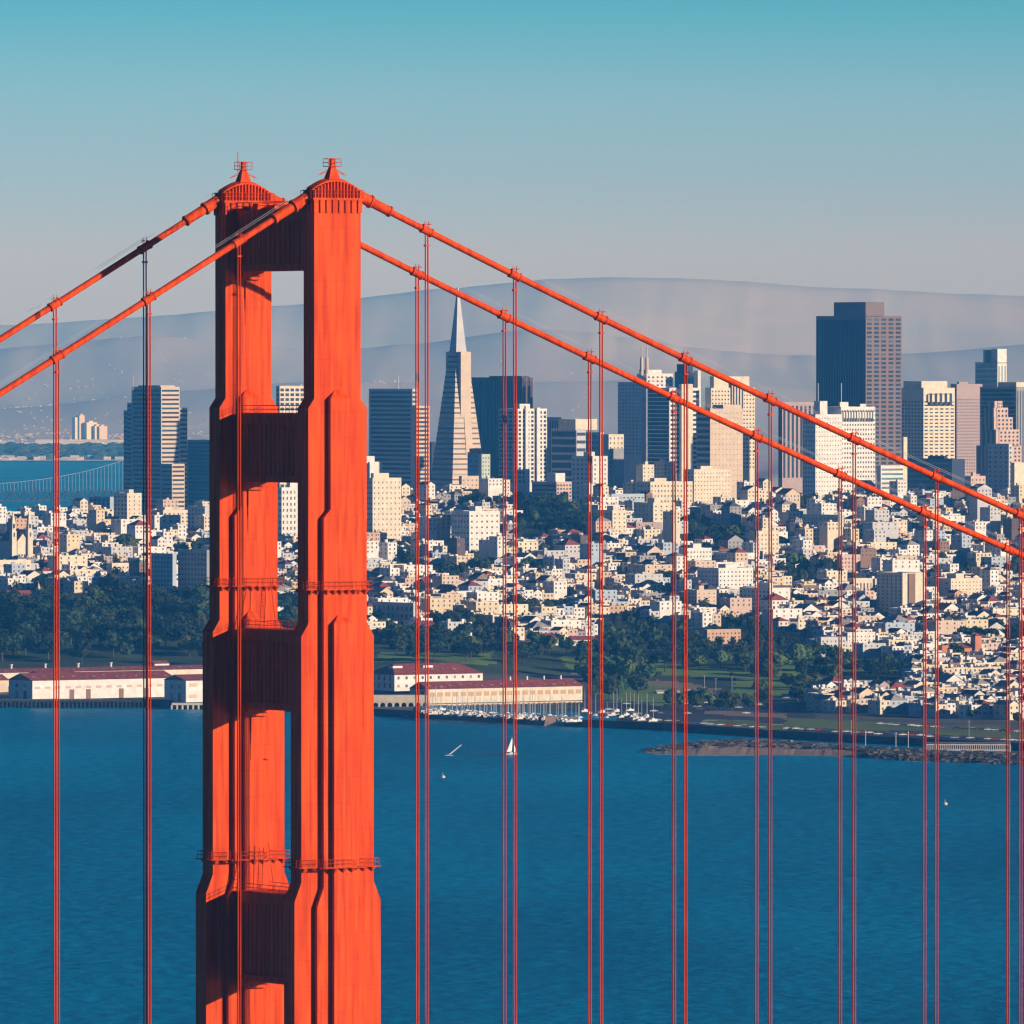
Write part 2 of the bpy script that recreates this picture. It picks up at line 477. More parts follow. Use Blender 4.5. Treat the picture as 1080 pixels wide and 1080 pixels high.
def hill_z(px, Y):
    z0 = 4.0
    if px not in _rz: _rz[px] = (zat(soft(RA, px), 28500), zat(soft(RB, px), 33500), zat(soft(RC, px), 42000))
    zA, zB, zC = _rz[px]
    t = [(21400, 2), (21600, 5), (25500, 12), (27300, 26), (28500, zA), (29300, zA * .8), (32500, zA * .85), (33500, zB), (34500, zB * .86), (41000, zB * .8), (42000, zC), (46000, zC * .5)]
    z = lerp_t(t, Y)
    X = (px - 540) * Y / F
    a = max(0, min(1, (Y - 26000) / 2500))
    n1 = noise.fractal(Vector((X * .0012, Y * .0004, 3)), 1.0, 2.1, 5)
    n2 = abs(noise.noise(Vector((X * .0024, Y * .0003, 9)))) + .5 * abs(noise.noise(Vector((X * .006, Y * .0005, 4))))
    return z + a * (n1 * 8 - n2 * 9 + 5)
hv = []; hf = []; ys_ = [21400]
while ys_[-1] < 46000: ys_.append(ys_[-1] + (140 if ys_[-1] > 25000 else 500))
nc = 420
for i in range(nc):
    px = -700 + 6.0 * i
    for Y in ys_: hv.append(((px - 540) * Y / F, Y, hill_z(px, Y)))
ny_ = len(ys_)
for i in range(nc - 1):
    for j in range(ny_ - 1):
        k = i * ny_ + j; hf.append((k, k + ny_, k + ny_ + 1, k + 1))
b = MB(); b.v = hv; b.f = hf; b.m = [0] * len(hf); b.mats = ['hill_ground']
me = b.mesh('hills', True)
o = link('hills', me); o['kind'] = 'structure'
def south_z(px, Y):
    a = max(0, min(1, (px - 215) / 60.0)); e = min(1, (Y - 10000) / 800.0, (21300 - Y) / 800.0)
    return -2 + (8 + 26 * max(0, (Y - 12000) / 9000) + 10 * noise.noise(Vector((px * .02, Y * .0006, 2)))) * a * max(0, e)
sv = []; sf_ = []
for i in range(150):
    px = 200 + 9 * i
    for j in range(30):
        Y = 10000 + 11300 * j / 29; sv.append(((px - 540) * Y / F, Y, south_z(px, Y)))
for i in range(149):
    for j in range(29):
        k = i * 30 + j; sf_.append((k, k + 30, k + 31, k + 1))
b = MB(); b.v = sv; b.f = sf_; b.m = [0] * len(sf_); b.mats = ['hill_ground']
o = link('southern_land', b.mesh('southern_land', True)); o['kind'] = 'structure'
# trees and houses of the far shore: too many and too small to count
fb = MB(); ft = MB()
rr = random.Random(3)
def far_box(bb, px, Y, w, h, m, top=None):
    X = (px - 540) * Y / F; z = hill_z(px, Y) - 1
    d = w * rr.uniform(.4, .8)
    bb.box(X - w / 2, X + w / 2, Y, Y + d, z, z + h, m, top)
for i in range(2600):
    q = rr.random()
    if q < .25: px = rr.uniform(-60, 330); Y = rr.uniform(25500, 27500)
    elif q < .5: px = rr.gauss(130, 60); Y = rr.gauss(31500, 900)
    elif q < .65: px = rr.gauss(415, 30); Y = rr.gauss(29000, 500)
    elif q < .8: px = rr.uniform(-60, 240); Y = rr.uniform(27500, 31000)
    else: px = rr.uniform(300, 760); Y = rr.uniform(26500, 33000)
    if noise.noise(Vector((px * .03, Y * .002, 5))) < -.05: continue
    far_box(fb, px, Y, rr.uniform(2.5, 7), rr.uniform(2.5, 5), rr.choice(['cream', 'beige', 'beige', 'pink', 'palegrey']), 'gravel')
for i in range(60):   # sheds along the shore
    px = rr.uniform(-80, 260); Y = rr.uniform(24300, 25300)
    far_box(fb, px, Y, rr.uniform(30, 110), rr.uniform(6, 11), rr.choice(['white', 'cream', 'sand']), 'whiteroof')
for i in range(40):
    px = rr.uniform(-60, 140); Y = rr.uniform(21450, 21700)
    far_box(fb, px, Y, rr.uniform(8, 20), rr.uniform(5, 9), rr.choice(['white', 'palegrey']), 'whiteroof')
tag(fb.obj('distant_houses'), 'pale specks of houses across the hazy far shore and hills', 'houses', kind='stuff')
for i in range(900):
    px = rr.uniform(-100, 260); Y = rr.uniform(21600, 24200)
    X = (px - 540) * Y / F; z = hill_z(px, Y); r = rr.uniform(14, 30); h = rr.uniform(6, 16)
    k = 6
    for j in range(k):
        a0 = 2 * math.pi * j / k; a1 = 2 * math.pi * (j + 1) / k
        p0 = (X + r * math.cos(a0), Y + r * math.sin(a0), z - 1); p1 = (X + r * math.cos(a1), Y + r * math.sin(a1), z - 1)
        q0 = (X + .7 * r * math.cos(a0), Y + .7 * r * math.sin(a0), z + h * .7); q1 = (X + .7 * r * math.cos(a1), Y + .7 * r * math.sin(a1), z + h * .7)
        ft.quad(p0, p1, q1, q0, 'leaf_light'); ft.tri(q0, q1, (X, Y, z + h), 'leaf_light')
tag(ft.obj('distant_woods'), 'dark strip of woods on the low far shore', 'woods', kind='stuff')
for px, yt, w, m, lab in [(83, 440, 11, 'cream', 'leftmost pale apartment tower of the far shore cluster'), (86.5, 438, 8, 'beige', 'slender tower behind the leftmost far shore apartment tower'),
                       (97, 445.5, 16, 'cream', 'broadest and brightest pale tower on the far shore'), (104, 449, 11, 'cream', 'lower pale block beside the broadest far shore tower'),
                       (109, 449.5, 12, 'beige', 'rightmost pale block of the far shore tower cluster')]:
    Y = 26000; t = thing('distant_tower', lab, 'building', (P(px, 450, Y).x, Y, 0), R(34), group='pale towers on the far shore')
    zt = zat(yt, Y) if yt < 448 else zat(yt, Y)
    z0 = hill_z(px, Y) - 2; zt = max(zt, z0 + 20)
    q = MB(); q.box(-w, w, 0, w * 1.4, z0, zt, m, 'gravel'); q.obj('walls', t)
    q = MB(); q.box(-w * .4, w * .4, w * .3, w, zt - .2, zt + 4, m); q.obj('roof_house', t)

# ------------------------------------------------------------------ suspension bridge across the bay, far left
def bay_bridge():
    Y = 12000
    t = thing('bay_bridge', 'distant grey suspension bridge crossing the bay beyond the left houses', 'bridge', (P(150, 525, Y).x, Y, 0), R(4))
    zd0, zd1 = zat(528, Y), zat(517.5, Y)
    ppm = F / Y
    L = lambda px: (px - 150) / ppm
    x0, x1 = L(-400), L(330)
    q = MB(); q.box(x0, x1, -8, 8, zd1 - 1.6, zd1, 'tar', 'asphalt'); q.obj('upper_deck', t)
    q = MB(); q.box(x0, x1, -8, 8, zd0, zd0 + 1.5, 'tar', 'asphalt'); q.obj('lower_deck', t)
    for s in (-8.2, 8.2):
        q = MB(); x = x0; up = True
        while x < x1:
            a, c = (zd0 + 1, zd1 - 1) if up else (zd1 - 1, zd0 + 1)
            q.tube([(x, s, a), (x + 8, s, c)], .45, 'tar', 4)
            q.tube([(x, s, zd0), (x, s, zd1)], .3, 'tar', 4)
            x += 8; up = not up
        q.obj('truss', t)
    def cz(px):
        u = max(0, (px + 100) / 340.0)
        return zat(512 - 86 * u ** 3, Y) if px <= 240 else zat(426, Y) - (px - 240) * .5
    for s in (-8.5, 8.5):
        q = MB(); q.tube([(L(px), s, cz(px)) for px in range(-300, 331, 15)], .17, 'palegrey', 5); q.obj('main_cable', t)
    base = None
    for i in range(-22, 44):
        px = i * 3.8
        h = cz(px) - zd1
        if h < 1: continue
        if base is None:
            q = MB(); q.box(-.16, .16, -8.7, -8.4, 0, 1, 'palegrey'); base = q.mesh('hanger')
        link('hanger', base, t, (L(px), 0, zd1), sc=(1, 1, h))
    q = MB()
    u_ = L(240)
    for sx in (-9, 9): q.box(u_ - 4, u_ + 4, sx - 2, sx + 2, -3, 158, 'steel')
    for z in (60, 85, 110, 135, 155): q.box(u_ - 2.5, u_ + 2.5, -7.2, 7.2, z, z + 4, 'steel')
    q.obj('pylon', t)
    LAND.append((60, 523, 'the distant suspension bridge'))
bay_bridge()

# ------------------------------------------------------------------ the orange bridge
BA = R(29.7)                     # direction of the bridge axis
e1 = Vector((math.cos(BA), math.sin(BA), 0)); e2 = Vector((-math.sin(BA), math.cos(BA), 0))
TY = 1462.0
TX = (303.2 - 540) * TY / F
T0 = Vector((TX, TY, 0))
def zy(py, Y=TY): return zat(py, Y)
def cable_z(d):
    if d >= 0: return 227.2 - .4475 * d + .000273 * d * d
    a = -d
    return 227.3 - .574 * a + .00008 * a * a

tower = thing('bridge_tower', 'tall orange art deco suspension bridge tower with two stepped legs', 'bridge tower', T0, BA, lm='the orange bridge tower', at=(300, 600))
O = 'orange_paint'
Z = {k: zy(k) for k in (205, 211, 212, 213, 226, 415, 420, 430, 533, 545, 650, 655, 668, 925, 945)}
def leg(yc, name='leg'):
    b = MB()
    w1, w2, w3, w4 = 3.85, 4.85, 6.0, 7.15
    d = 1.62
    R1 = (-w1, w1, yc - d, yc + d); R2 = (-w2, w2, yc - d, yc + d); R3 = (-w3, w3, yc - d, yc + d); R4 = (-w4, w4, yc - d, yc + d)
    b.frustum(R1, Z[420], R1, Z[211] - .02, O)
    b.frustum(R2, Z[430], R1, Z[420], O)
    b.frustum(R2, Z[655], R2, Z[430], O)
    b.frustum(R3, Z[668], R2, Z[655], O)
    b.frustum(R3, Z[925], R3, Z[668], O)
    b.frustum(R4, Z[945], R3, Z[925], O)
    b.frustum(R4, 40, R4, Z[945], O)
    b.frustum((-8.3, 8.3, yc - d - 1, yc + d + 1), -3, (-8.3, 8.3, yc - d - 1, yc + d + 1), 40, O)
    for s in (-1, 1):
        def pil(w, y0, y1, z0, z1, b0=None):
            ya, yb = (yc + s * y0, yc + s * y1); ya, yb = min(ya, yb), max(ya, yb)
            b.frustum((-w, w, ya, yb), z0, (-(b0 or w), (b0 or w), ya, yb), z1, O)
        # first pilaster, widening downwards
        D1, D2 = d + .85, d + 1.7
        pil(1.6, d, D1, Z[545] + 1.3, Z[420])
        ya, yb = sorted((yc + s * d, yc + s * D1))
        b.frustum((-1.6, 1.6, ya, yb), Z[420], (-.4, .4, *sorted((yc + s * d, yc + s * (d + .02)))), Z[415] + .6, O)
        pil(2.76, d, D1, Z[545], Z[545] + 1.3, 1.6)
        pil(2.76, d, D1, Z[925] - .8, Z[545])
        pil(3.85, d, D1, Z[945] - .8, Z[925] - .8, 2.76)
        pil(3.85, d, D1, 30, Z[945] - .8)
        pil(1.48, D1, D2, 30, Z[655])
        ya, yb = sorted((yc + s * D1, yc + s * D2))
        b.frustum((-1.48, 1.48, ya, yb), Z[655], (-.4, .4, *sorted((yc + s * D1, yc + s * (D1 + .02)))), Z[650] + .6, O)
    o = b.obj(name, tower)
    # capital: fluted band, platform
    q = MB()
    for i in range(8):
        x = -3.65 + i * 1.043
        q.box(x - .34, x + .34, yc - d - .22, yc - d - .003, Z[226], Z[213], O)
        q.box(x - .34, x + .34, yc + d + .003, yc + d + .22, Z[226], Z[213], O)
    for y in (yc - 1.1, yc, yc + 1.1):
        q.box(-w1 - .22, -w1 - .003, y - .38, y + .38, Z[226], Z[213], O)
        q.box(w1 + .003, w1 + .22, y - .38, y + .38, Z[226], Z[213], O)
    q.box(-w1 - .35, w1 + .35, yc - d - .35, yc + d + .35, Z[213] + .002, Z[211] + .1, O)
    q.obj('capital', tower)
    # saddle housing: a barrel over the cable, with louvre ribs
    def rad(x): return Z[211] + .2 + 2.55 * math.cos(x / 4.15 * 1.25) ** .8
    h = MB(); n = 16; xs = [-4.1 + 8.2 * i / n for i in range(n + 1)]
    for a, c in zip(xs, xs[1:]):
        za, zc = rad(a), rad(c); zb = Z[211]
        y0, y1 = yc - 1.25, yc + 1.25
        h.quad((a, y0, za), (c, y0, zc), (c, yc, zc + .35), (a, yc, za + .35), O)
        h.quad((a, yc, za + .35), (c, yc, zc + .35), (c, y1, zc), (a, y1, za), O)
        h.quad((a, y0 + .35, zb), (c, y0 + .35, zb), (c, y0 + .35, zc - .1), (a, y0 + .35, za - .1), O)
        h.quad((c, y1 - .35, zb), (a, y1 - .35, zb), (a, y1 - .35, za - .1), (c, y1 - .35, zc - .1), O)
        h.quad((a, y0, za - .35), (c, y0, zc - .35), (c, y0, zc), (a, y0, za), O)
    for x in (-4.1, 4.1): h.box(x - .1, x + .1, yc - 1.2, yc + 1.2, Z[211] + .11, rad(4.1), O)
    sh = h.obj('saddle_housing', tower)
    for i in range(15):
        x = -3.7 + i * .53
        for ya, yb in ((yc - 1.75, yc - .9), (yc + .9, yc + 1.75)):
            r_ = MB(); r_.box(x - .09, x + .09, ya, yb, Z[211] + .11, rad(x) - .25, O); r_.obj('rib', sh)
    # finial
    f = MB(); zt = rad(0) + .25
    f.frustum((-1.05, 1.05, yc - .95, yc + .95), zt - .5, (-.36, .36, yc - .38, yc + .38), zt + 1.65, O)
    f.frustum((-.3, .3, yc - .3, yc + .3), zt + 1.65, (-.25, .25, yc - .25, yc + .25), zt + 2.9, O)
    for s in (-1, 1):
        f.tube([(s * .5, yc, zt + 1.3), (s * 2.3, yc, zt + .45)], .05, O, 4)
        f.tube([(s * .6, yc, zt + 1.0), (s * 2.0, yc, zt + .5)], .05, O, 4)
    fo = f.obj('finial', tower)
    g = MB(); zc = zt + 1.7
    for zz in (zc, zc + .55, zc + 1.1):
        g.tube([(-1.05, yc - .8, zz), (1.05, yc - .8, zz), (1.05, yc + .8, zz), (-1.05, yc + .8, zz), (-1.05, yc - .8, zz)], .045, O, 4)
    for x in (-1.05, 0, 1.05):
        for y in (-.8, .8): g.tube([(x, yc + y, zc), (x, yc + y, zc + 1.1)], .045, O, 4)
    g.obj('beacon_cage', tower)
    rail(-w1 - .3, w1 + .3, yc - d - .3, yc + d + .3, Z[211] + .1, 1.1, 'top_railing', 9, 3)
    for py, w in ((615, w2), (905, w3)):
        zz = zy(py + 4)
        dd = d + (.85 if py == 615 else 1.7)
        wp = 2.8
        wpp = 2.8
        o1 = .55
        ring = [(-w - o1, -d - o1), (-wpp - o1, -d - o1), (-wpp - o1, -dd - o1), (wpp + o1, -dd - o1), (wpp + o1, -d - o1), (w + o1, -d - o1),
                (w + o1, d + o1), (wpp + o1, d + o1), (wpp + o1, dd + o1), (-wpp - o1, dd + o1), (-wpp - o1, d + o1), (-w - o1, d + o1), (-w - o1, -d - o1)]
        q = MB()
        for (xa, ya), (xb, yb_) in zip(ring, ring[1:]):
            q.box(min(xa, xb) - .25, max(xa, xb) + .25, yc + min(ya, yb_) - .25, yc + max(ya, yb_) + .25, zz - .14 + .002 * (len(q.v) % 5), zz, O)
        for i in range(9):
            x = -w + .3 + (2 * w - .6) * i / 8
            dj = dd if abs(x) < wpp else d
            for s in (-1, 1):
                yw = yc + s * (dj + .02)
                q.frustum((x - .06, x + .06, *sorted((yw, yw + s * .02))), zz - .85, (x - .3, x + .3, *sorted((yw, yw + s * .75))), zz - .14, O)
        wk = q.obj('walkway', tower)
        g = MB()
        for h_ in (.55, 1.1): g.tube([(xa, yc + ya, zz + h_) for xa, ya in ring], .04, O, 4)
        for (xa, ya), (xb, yb_) in zip(ring, ring[1:]):
            n_ = max(1, int(math.hypot(xb - xa, yb_ - ya) / .9))
            for i in range(n_):
                x = xa + (xb - xa) * i / n_; y = yc + ya + (yb_ - ya) * i / n_
                g.tube([(x, y, zz), (x, y, zz + 1.1)], .04, O, 4)
        g.obj('railing', wk)
    return o
def rail(x0, x1, y0, y1, z, h, name, nx, ny, parent=None):
    g = MB(); r = .045
    for zz in (z + h * .5, z + h):
        g.tube([(x0, y0, zz), (x1, y0, zz), (x1, y1, zz), (x0, y1, zz), (x0, y0, zz)], r, O, 4)
    for i in range(nx + 1):
        x = x0 + (x1 - x0) * i / nx
        for y in (y0, y1): g.tube([(x, y, z), (x, y, z + h)], r, O, 4)
    for i in range(1, ny):
        y = y0 + (y1 - y0) * i / ny
        for x in (x0, x1): g.tube([(x, y, z), (x, y, z + h)], r, O, 4)
    return g.obj(name, parent or tower)
YN, YF = -13.7, 13.7
leg(YN); leg(YF)
def strut(pt, pb, hx, gap):
    """portal strut between the legs"""
    zt, zb = zy(pt), zy(pb)
    y0, y1 = YN + gap, YF - gap
    b = MB()
    b.box(-hx, hx, y0, y1, zb, zt, O)
    b.box(-hx - .45, hx + .45, y0, y1, zt - .9, zt + .05, O)
    b.box(-hx - .3, hx + .3, y0, y1, zt - 1.7, zt - .903, O)
    b.box(-hx - .35, hx + .35, y0, y1, zb - .1, zb + .9, O)
    n = 16
    for i in range(n):
        y = y0 + (y1 - y0) * (i + .5) / n
        b.box(-hx - .09, hx + .09, y - .28, y + .28, zb + .903, zt - 1.703, O)
    # corner brackets under the strut
    for s, yy in ((1, y0), (-1, y1)):
        for j, (a, h_) in enumerate(((1.6, .6), (.9, 1.2))):
            ya, yb = sorted((yy, yy + s * a))
            b.box(-hx + .003 * j, hx - .003 * j, ya, yb, zb - .1 - h_, zb - .097 + .001 * j, O)
    o = b.obj('portal_strut', tower)
    g = MB(); r = .045
    for s in (-1, 1):
        x = s * (hx + .35)
        for zz in (zt + .6, zt + 1.15): g.tube([(x, y0, zz), (x, y1, zz)], r, O, 4)
        for i in range(11):
            y = y0 + (y1 - y0) * i / 10
            g.tube([(x, y, zt), (x, y, zt + 1.15)], r, O, 4)
    g.obj('railing', o)
strut(221, 285, 1.75, 1.62)
strut(436, 508, 1.75, 2.47)
strut(664, 748, 1.95, 3.32)
strut(942, 1036, 2.1, 3.32)
# stepped panels on the far leg under each strut
for top, w in ((300, 2.6), (520, 3.0), (760, 3.2)):
    b = MB()
    off = 1.62 if top == 300 else (2.47 if top == 520 else 3.32)
    for j, (dy, dz) in enumerate(((.24, 2.0), (.16, 3.6), (.08, 6.0))):
        z1 = zy(top)
        ys = YF - off
        b.box(-.6, w - .02 * j, ys - dy, ys - .003 + .001 * j, z1 - dz, z1 + 1.5, O)
    b.obj('stepped_panel', tower)
# access ladders standing on the struts
for py, x in ((668, .6), (944, .2)):
    b = MB(); zt = zy(py)
    y = YF - 6.2
    hgt = 6.6
    for s in (-.35, .35): b.tube([(x + s - .8, y, zt), (x + s, y + 1.0, zt + hgt)], .07, O, 4)
    b.tube([(x + 1.6, y, zt), (x + 1.2, y + 1.0, zt + hgt + .8)], .07, O, 4)
    for i in range(12):
        t = i / 12
        b.tube([(x - 1.15 + .8 * t, y + t, zt + hgt * t), (x - .45 + .8 * t, y + t, zt + hgt * t)], .05, O, 4)
    b.obj('ladder', tower)
# clutter on the top strut beside the far saddle
b = MB(); zt = zy(221)
b.tube([(0.2, YF - 3.4, zt + .5), (1.4, YF - 3.4, zt + .5)], .5, O, 10)
b.box(-.8, .6, YF - 6.0, YF - 4.4, zt + .06, zt + 1.0, O)
b.box(.9, 1.6, YF - 8.0, YF - 5.0, zt + .06, zt + .7, O)
b.obj('maintenance_gear', tower)
b = MB(); b.tube([(-.9, YF, 229), (-.9, YF, 232.0)], .06, O, 5); b.obj('antenna', tower)

OBS = {(0, 1): 450, (0, 2): 543, (0, 3): 634, (0, 4): 723, (0, 5): 812.5, (0, 6): 901, (0, 7): 988, (0, 8): 1074, (1, 2): 440, (1, 3): 532, (1, 4): 622, (1, 5): 711, (1, 6): 798,
       (1, 7): 884, (1, 8): 969, (1, 9): 1055, (0, -1): 252, (0, -2): 157, (0, -3): 60.5, (1, -1): 152.8, (1, -2): 58}
def station(y, i):
    """distance along the bridge of the i-th suspender: about one panel of 15.24 m each"""
    d = i * 15.24
    px = OBS.get((0 if y < 0 else 1, i))
    if px is None: return d
    lo, hi = d - 3, d + 3
    for _ in range(30):
        m = (lo + hi) / 2
        w = T0 + e1 * m + e2 * y
        if proj(w.x, w.y, 200)[0] < px: lo = m
        else: hi = m
    return lo
def main_cable(y, label, lm, at):
    t = thing('main_cable', label, 'bridge cable', T0, BA, group='main cables of the bridge', lm=lm, at=at)
    ds = [-330, -260, -200, -160, -120, -90, -75, -60, -45, -30, -20, -12, -7, -4] 
    b = MB(); r = .47
    b.tube([(d, y, cable_z(d)) for d in ds], r, O, 14)
    b.obj('side_span_cable', t, smooth=True)
    ds = [4, 7, 12, 20, 30, 45, 60, 80, 100, 120, 150, 200, 260, 330, 400]
    b = MB(); b.tube([(d, y, cable_z(d)) for d in ds], r, O, 14); b.obj('main_span_cable', t, smooth=True)
    # sleeves where the cable meets the saddle
    for s in (-1, 1):
        b = MB()
        for a, c, rr_ in ((3.7, 6.2, .85), (6.2, 6.5, 1.0), (6.5, 9.4, .72), (9.4, 9.7, .82)):
            b.tube([(s * a, y, cable_z(s * a) + .02), (s * c, y, cable_z(s * c) + .02)], rr_, O, 14)
        b.obj('cable_sleeve', t, smooth=False)
    # hand ropes with posts
    for s in (-1, 1):
        for yy in (-.55, .55):
            b = MB(); b.tube([(s * q, y + yy, cable_z(s * q) + 1.35) for q in (5, 10, 15.24, 20, 30, 45, 60, 80, 100, 130, 170, 220)], .022, 'steel', 4)
            b.obj('hand_rope', t)
    for i in [j for j in range(-8, 17) if j]:
        d = station(y, i); z = cable_z(d); sl = (cable_z(d + .5) - cable_z(d - .5))
        b = MB()
        b.tube([(d - .75, y, z - .75 * sl), (d + .75, y, z + .75 * sl)], .60, O, 14)
        b.tube([(d - .85, y, z - .85 * sl), (d - .65, y, z - .65 * sl)], .68, O, 14)
        b.tube([(d + .65, y, z + .65 * sl), (d + .85, y, z + .85 * sl)], .68, O, 14)
        for s in (-.35, .35):
            b.tube([(d + s - .25, y - .18, z + .7), (d + s - .25, y - .18, z + .95), (d + s + .25, y - .18, z + .95)], .09, O, 5)
        for yy in (-.55, .55):
            b.tube([(d, y + yy * .9, z + .3), (d, y + yy, z + 1.45)], .05, O, 4)
        b.obj('cable_band', t)
    return t
main_cable(YN, 'thicker-looking orange main cable passing in front over the nearer tower leg', 'the nearer orange main cable', (700, 367))
main_cable(YF, 'orange main cable running over the farther tower leg, lower on the right', 'the farther orange main cable', (600, 370))

def suspender(y, i, label):
    d = station(y, i); z = cable_z(d)
    w = T0 + e1 * d + e2 * y
    t = thing('suspender_rope', label, 'suspender', (w.x, w.y, 70), BA, group='vertical suspender ropes of the bridge')
    for sx, sy in ((-.21, -.07), (.21, -.07), (-.21, .07), (.21, .07)):
        b = MB(); b.tube([(sx, sy, -3), (sx, sy, z - 70 + .3)], .068, O, 6); b.obj('rope', t)
    b = MB()
    b.box(-.34, .34, -.3, .3, z - 70 - 2.3, z - 70 - 2.05, O)
    b.obj('clamp', t)
ORD = ['first', 'second', 'third', 'fourth', 'fifth', 'sixth', 'seventh', 'eighth', 'ninth', 'tenth']
for y, nm in ((YN, 'nearer'), (YF, 'farther')):
    for i in range(-4, 11):
        if i == 0: continue
        px = proj(*(T0 + e1 * i * 15.24 + e2 * y).xy, 100)[0]
        if px < -15 or px > 1100: continue
        side = 'right' if i > 0 else 'left'
        suspender(y, i, f'{ORD[abs(i) - 1]} orange suspender rope {side} of the tower, hanging from the {nm} cable')

# ------------------------------------------------------------------ city buildings
CA = R(34.0)
cu, cv = math.cos(CA), math.sin(CA)
FOOT = []
def faces_windows(t, face, L, z0, z1, st, glass='glass', off=0.0, base=0.0, cnt=None):
    """windows of one face as parts. face 'W': along local x on y=off facing -y; 'N': along local y on x=off facing -x"""
    kind = st[0]
    def place(u0, u1, a, c, name='window', par=None):
        if face == 'W': return link(name, cube_mesh(glass), t, (base + u0, off - .12, a), sc=(u1 - u0, .24, c - a))
        return link(name, cube_mesh(glass), t, (off - .12, base + u0, a), sc=(.24, u1 - u0, c - a))
    if kind == 'bands':
        _, n, fr = st[:3]; m = st[3] if len(st) > 3 else .04
        for i in range(n):
            h = (z1 - z0) / n; a = z0 + h * i + h * (1 - fr) / 2
            place(L * m, L * (1 - m), a, a + h * fr, 'window_band')
    elif kind == 'vert':
        _, n, fr = st[:3]
        for i in range(n):
            w = L / n; a = w * i + w * (1 - fr) / 2
            place(a, a + w * fr, z0 + 1, z1 - 2, 'window_strip')
    elif kind == 'grid':
        _, nx, nz, fw, fh = st[:5]
        w = L / nx; h = (z1 - z0) / nz
        cells = [(i, j) for j in range(nz - 1, -1, -1) for i in range(nx)]
        ind = cells[:cnt] if cnt is not None else cells[:100]
        rest = cells[len(ind):]
        for i, j in ind:
            a = w * (i + (1 - fw) / 2); c = z0 + h * (j + (1 - fh) / 2)
            place(a, a + w * fw, c, c + h * fh)
        if rest:
            b = MB()
            for i, j in rest:
                a = w * (i + (1 - fw) / 2) + base; c = z0 + h * (j + (1 - fh) / 2)
                if face == 'W': b.box(a, a + w * fw, off - .12, off + .12, c, c + h * fh, glass)
                else: b.box(off - .12, off + .12, a, a + w * fw, c, c + h * fh, glass)
            o = b.obj('window', t); o['kind'] = 'stuff'

def wallbox(b, x0, x1, y0, y1, z0, z1, wall, roof, lip=.9):
    """walls with a parapet round a flat roof"""
    w = min(.5, (x1 - x0) * .1, (y1 - y0) * .1)
    p = [(x0, y0), (x1, y0), (x1, y1), (x0, y1)]; q = [(x0 + w, y0 + w), (x1 - w, y0 + w), (x1 - w, y1 - w), (x0 + w, y1 - w)]
    for i in range(4):
        a, c = p[i], p[(i + 1) % 4]; d, e = q[i], q[(i + 1) % 4]
        b.quad((*a, z0), (*c, z0), (*c, z1), (*a, z1), wall)
        b.quad((*a, z1), (*c, z1), (*e, z1), (*d, z1), wall)
        b.quad((*e, z1), (*d, z1), (*d, z1 - lip), (*e, z1 - lip), wall)
    b.quad(*[(*k, z1 - lip) for k in q], roof)

def bld(label, x0, xm, x1, yt, yb=None, Y=None, wall='cream', roof='gravel', Wst=None, Nst=None, gl='glass', ex=(), name='office_tower', cat='building',
        group=None, lm=None, top=1.5, masts=(), wall2=None, deep=None, small=False):
    if Y is None: Y = hit(xm, yb).y
    if yb is None: yb = 545
    k = kx(Y)
    X = (xm - 540) / k
    U = max(3, (x1 - xm) / (k * cu)); V = max(3, (xm - x0) / (k * cv))
    if deep: V = deep
    g = min(gz(X, Y), gz(X + U * cu, Y + U * cv), gz(X - V * cv, Y + V * cu)) - 2
    t = thing(name, label, cat, (X, Y, 0), CA, group)
    if lm: LAND.append(((x0 + x1) / 2, (yt + yb) / 2, lm))
    FOOT.append((X + (U * cu - V * cv) / 2, Y + (U * cv + V * cu) / 2, math.hypot(U, V) / 2 + 3))
    zt = zat(yt, Y); zb = max(zat(yb, Y), g + 3)
    b = MB(); wallbox(b, 0, U, 0, V, g, zt, wall, roof)
    b.obj('walls', t)
    tot = 100
    nW = nN = 0
    if Wst and Wst[0] == 'grid': nW = Wst[1] * Wst[2]
    if Nst and Nst[0] == 'grid': nN = Nst[1] * Nst[2]
    lim = 60 if small is False else 30
    if Wst: faces_windows(t, 'W', U, zb, zt - top, Wst, gl, cnt=min(nW, lim))
    if Nst: faces_windows(t, 'N', V, zb, zt - top, Nst, gl, cnt=min(nN, max(0, 99 - min(nW, lim))))
    # roof gear
    rg = random.Random(int(xm * 10 + yt))
    if not ex and U > 8 and V > 8:
        q = MB(); a = rg.uniform(.15, .4) * U; c = a + U * rg.uniform(.2, .35)
        q.box(a, c, V * .25, V * .6, zt - 1.2, zt + rg.uniform(1.8, 3.5), wall, 'gravel'); q.obj('roof_house', t)
    for e in ex:
        nm, a, c, d, f, ty, m = e[:7]
        zz = zat(ty, Y); z0 = zat(e[7], Y) if len(e) > 7 and e[7] else (g if nm in ('wing', 'lower_wing', 'bay', 'corner_bay') else zt - 1.2)
        q = MB(); xa, xb, ya, yb_ = a / (k * cu), c / (k * cu), d / (k * cv), f / (k * cv)
        wallbox(q, xa, xb, ya, yb_, z0, zz, m, 'gravel', .5 if zz - z0 > 2 else .1)
        p = q.obj(nm, t)
        if len(e) > 8 and e[8]: faces_windows(p, 'W', xb - xa, max(zb, z0), zz - 1, e[8], gl, off=ya, base=xa, cnt=30)
        if len(e) > 9 and e[9]: faces_windows(p, 'N', yb_ - ya, max(zb, z0), zz - 1, e[9], gl, off=xa, base=ya, cnt=30)
    for mx, my0, my1 in masts:
        q = MB(); u = (mx - xm) / (k * cu); q.tube([(u, V * .3, zat(my0, Y) - 3), (u, V * .3, zat(my1, Y))], .35, 'steel', 5); q.obj('mast', t)
    return t

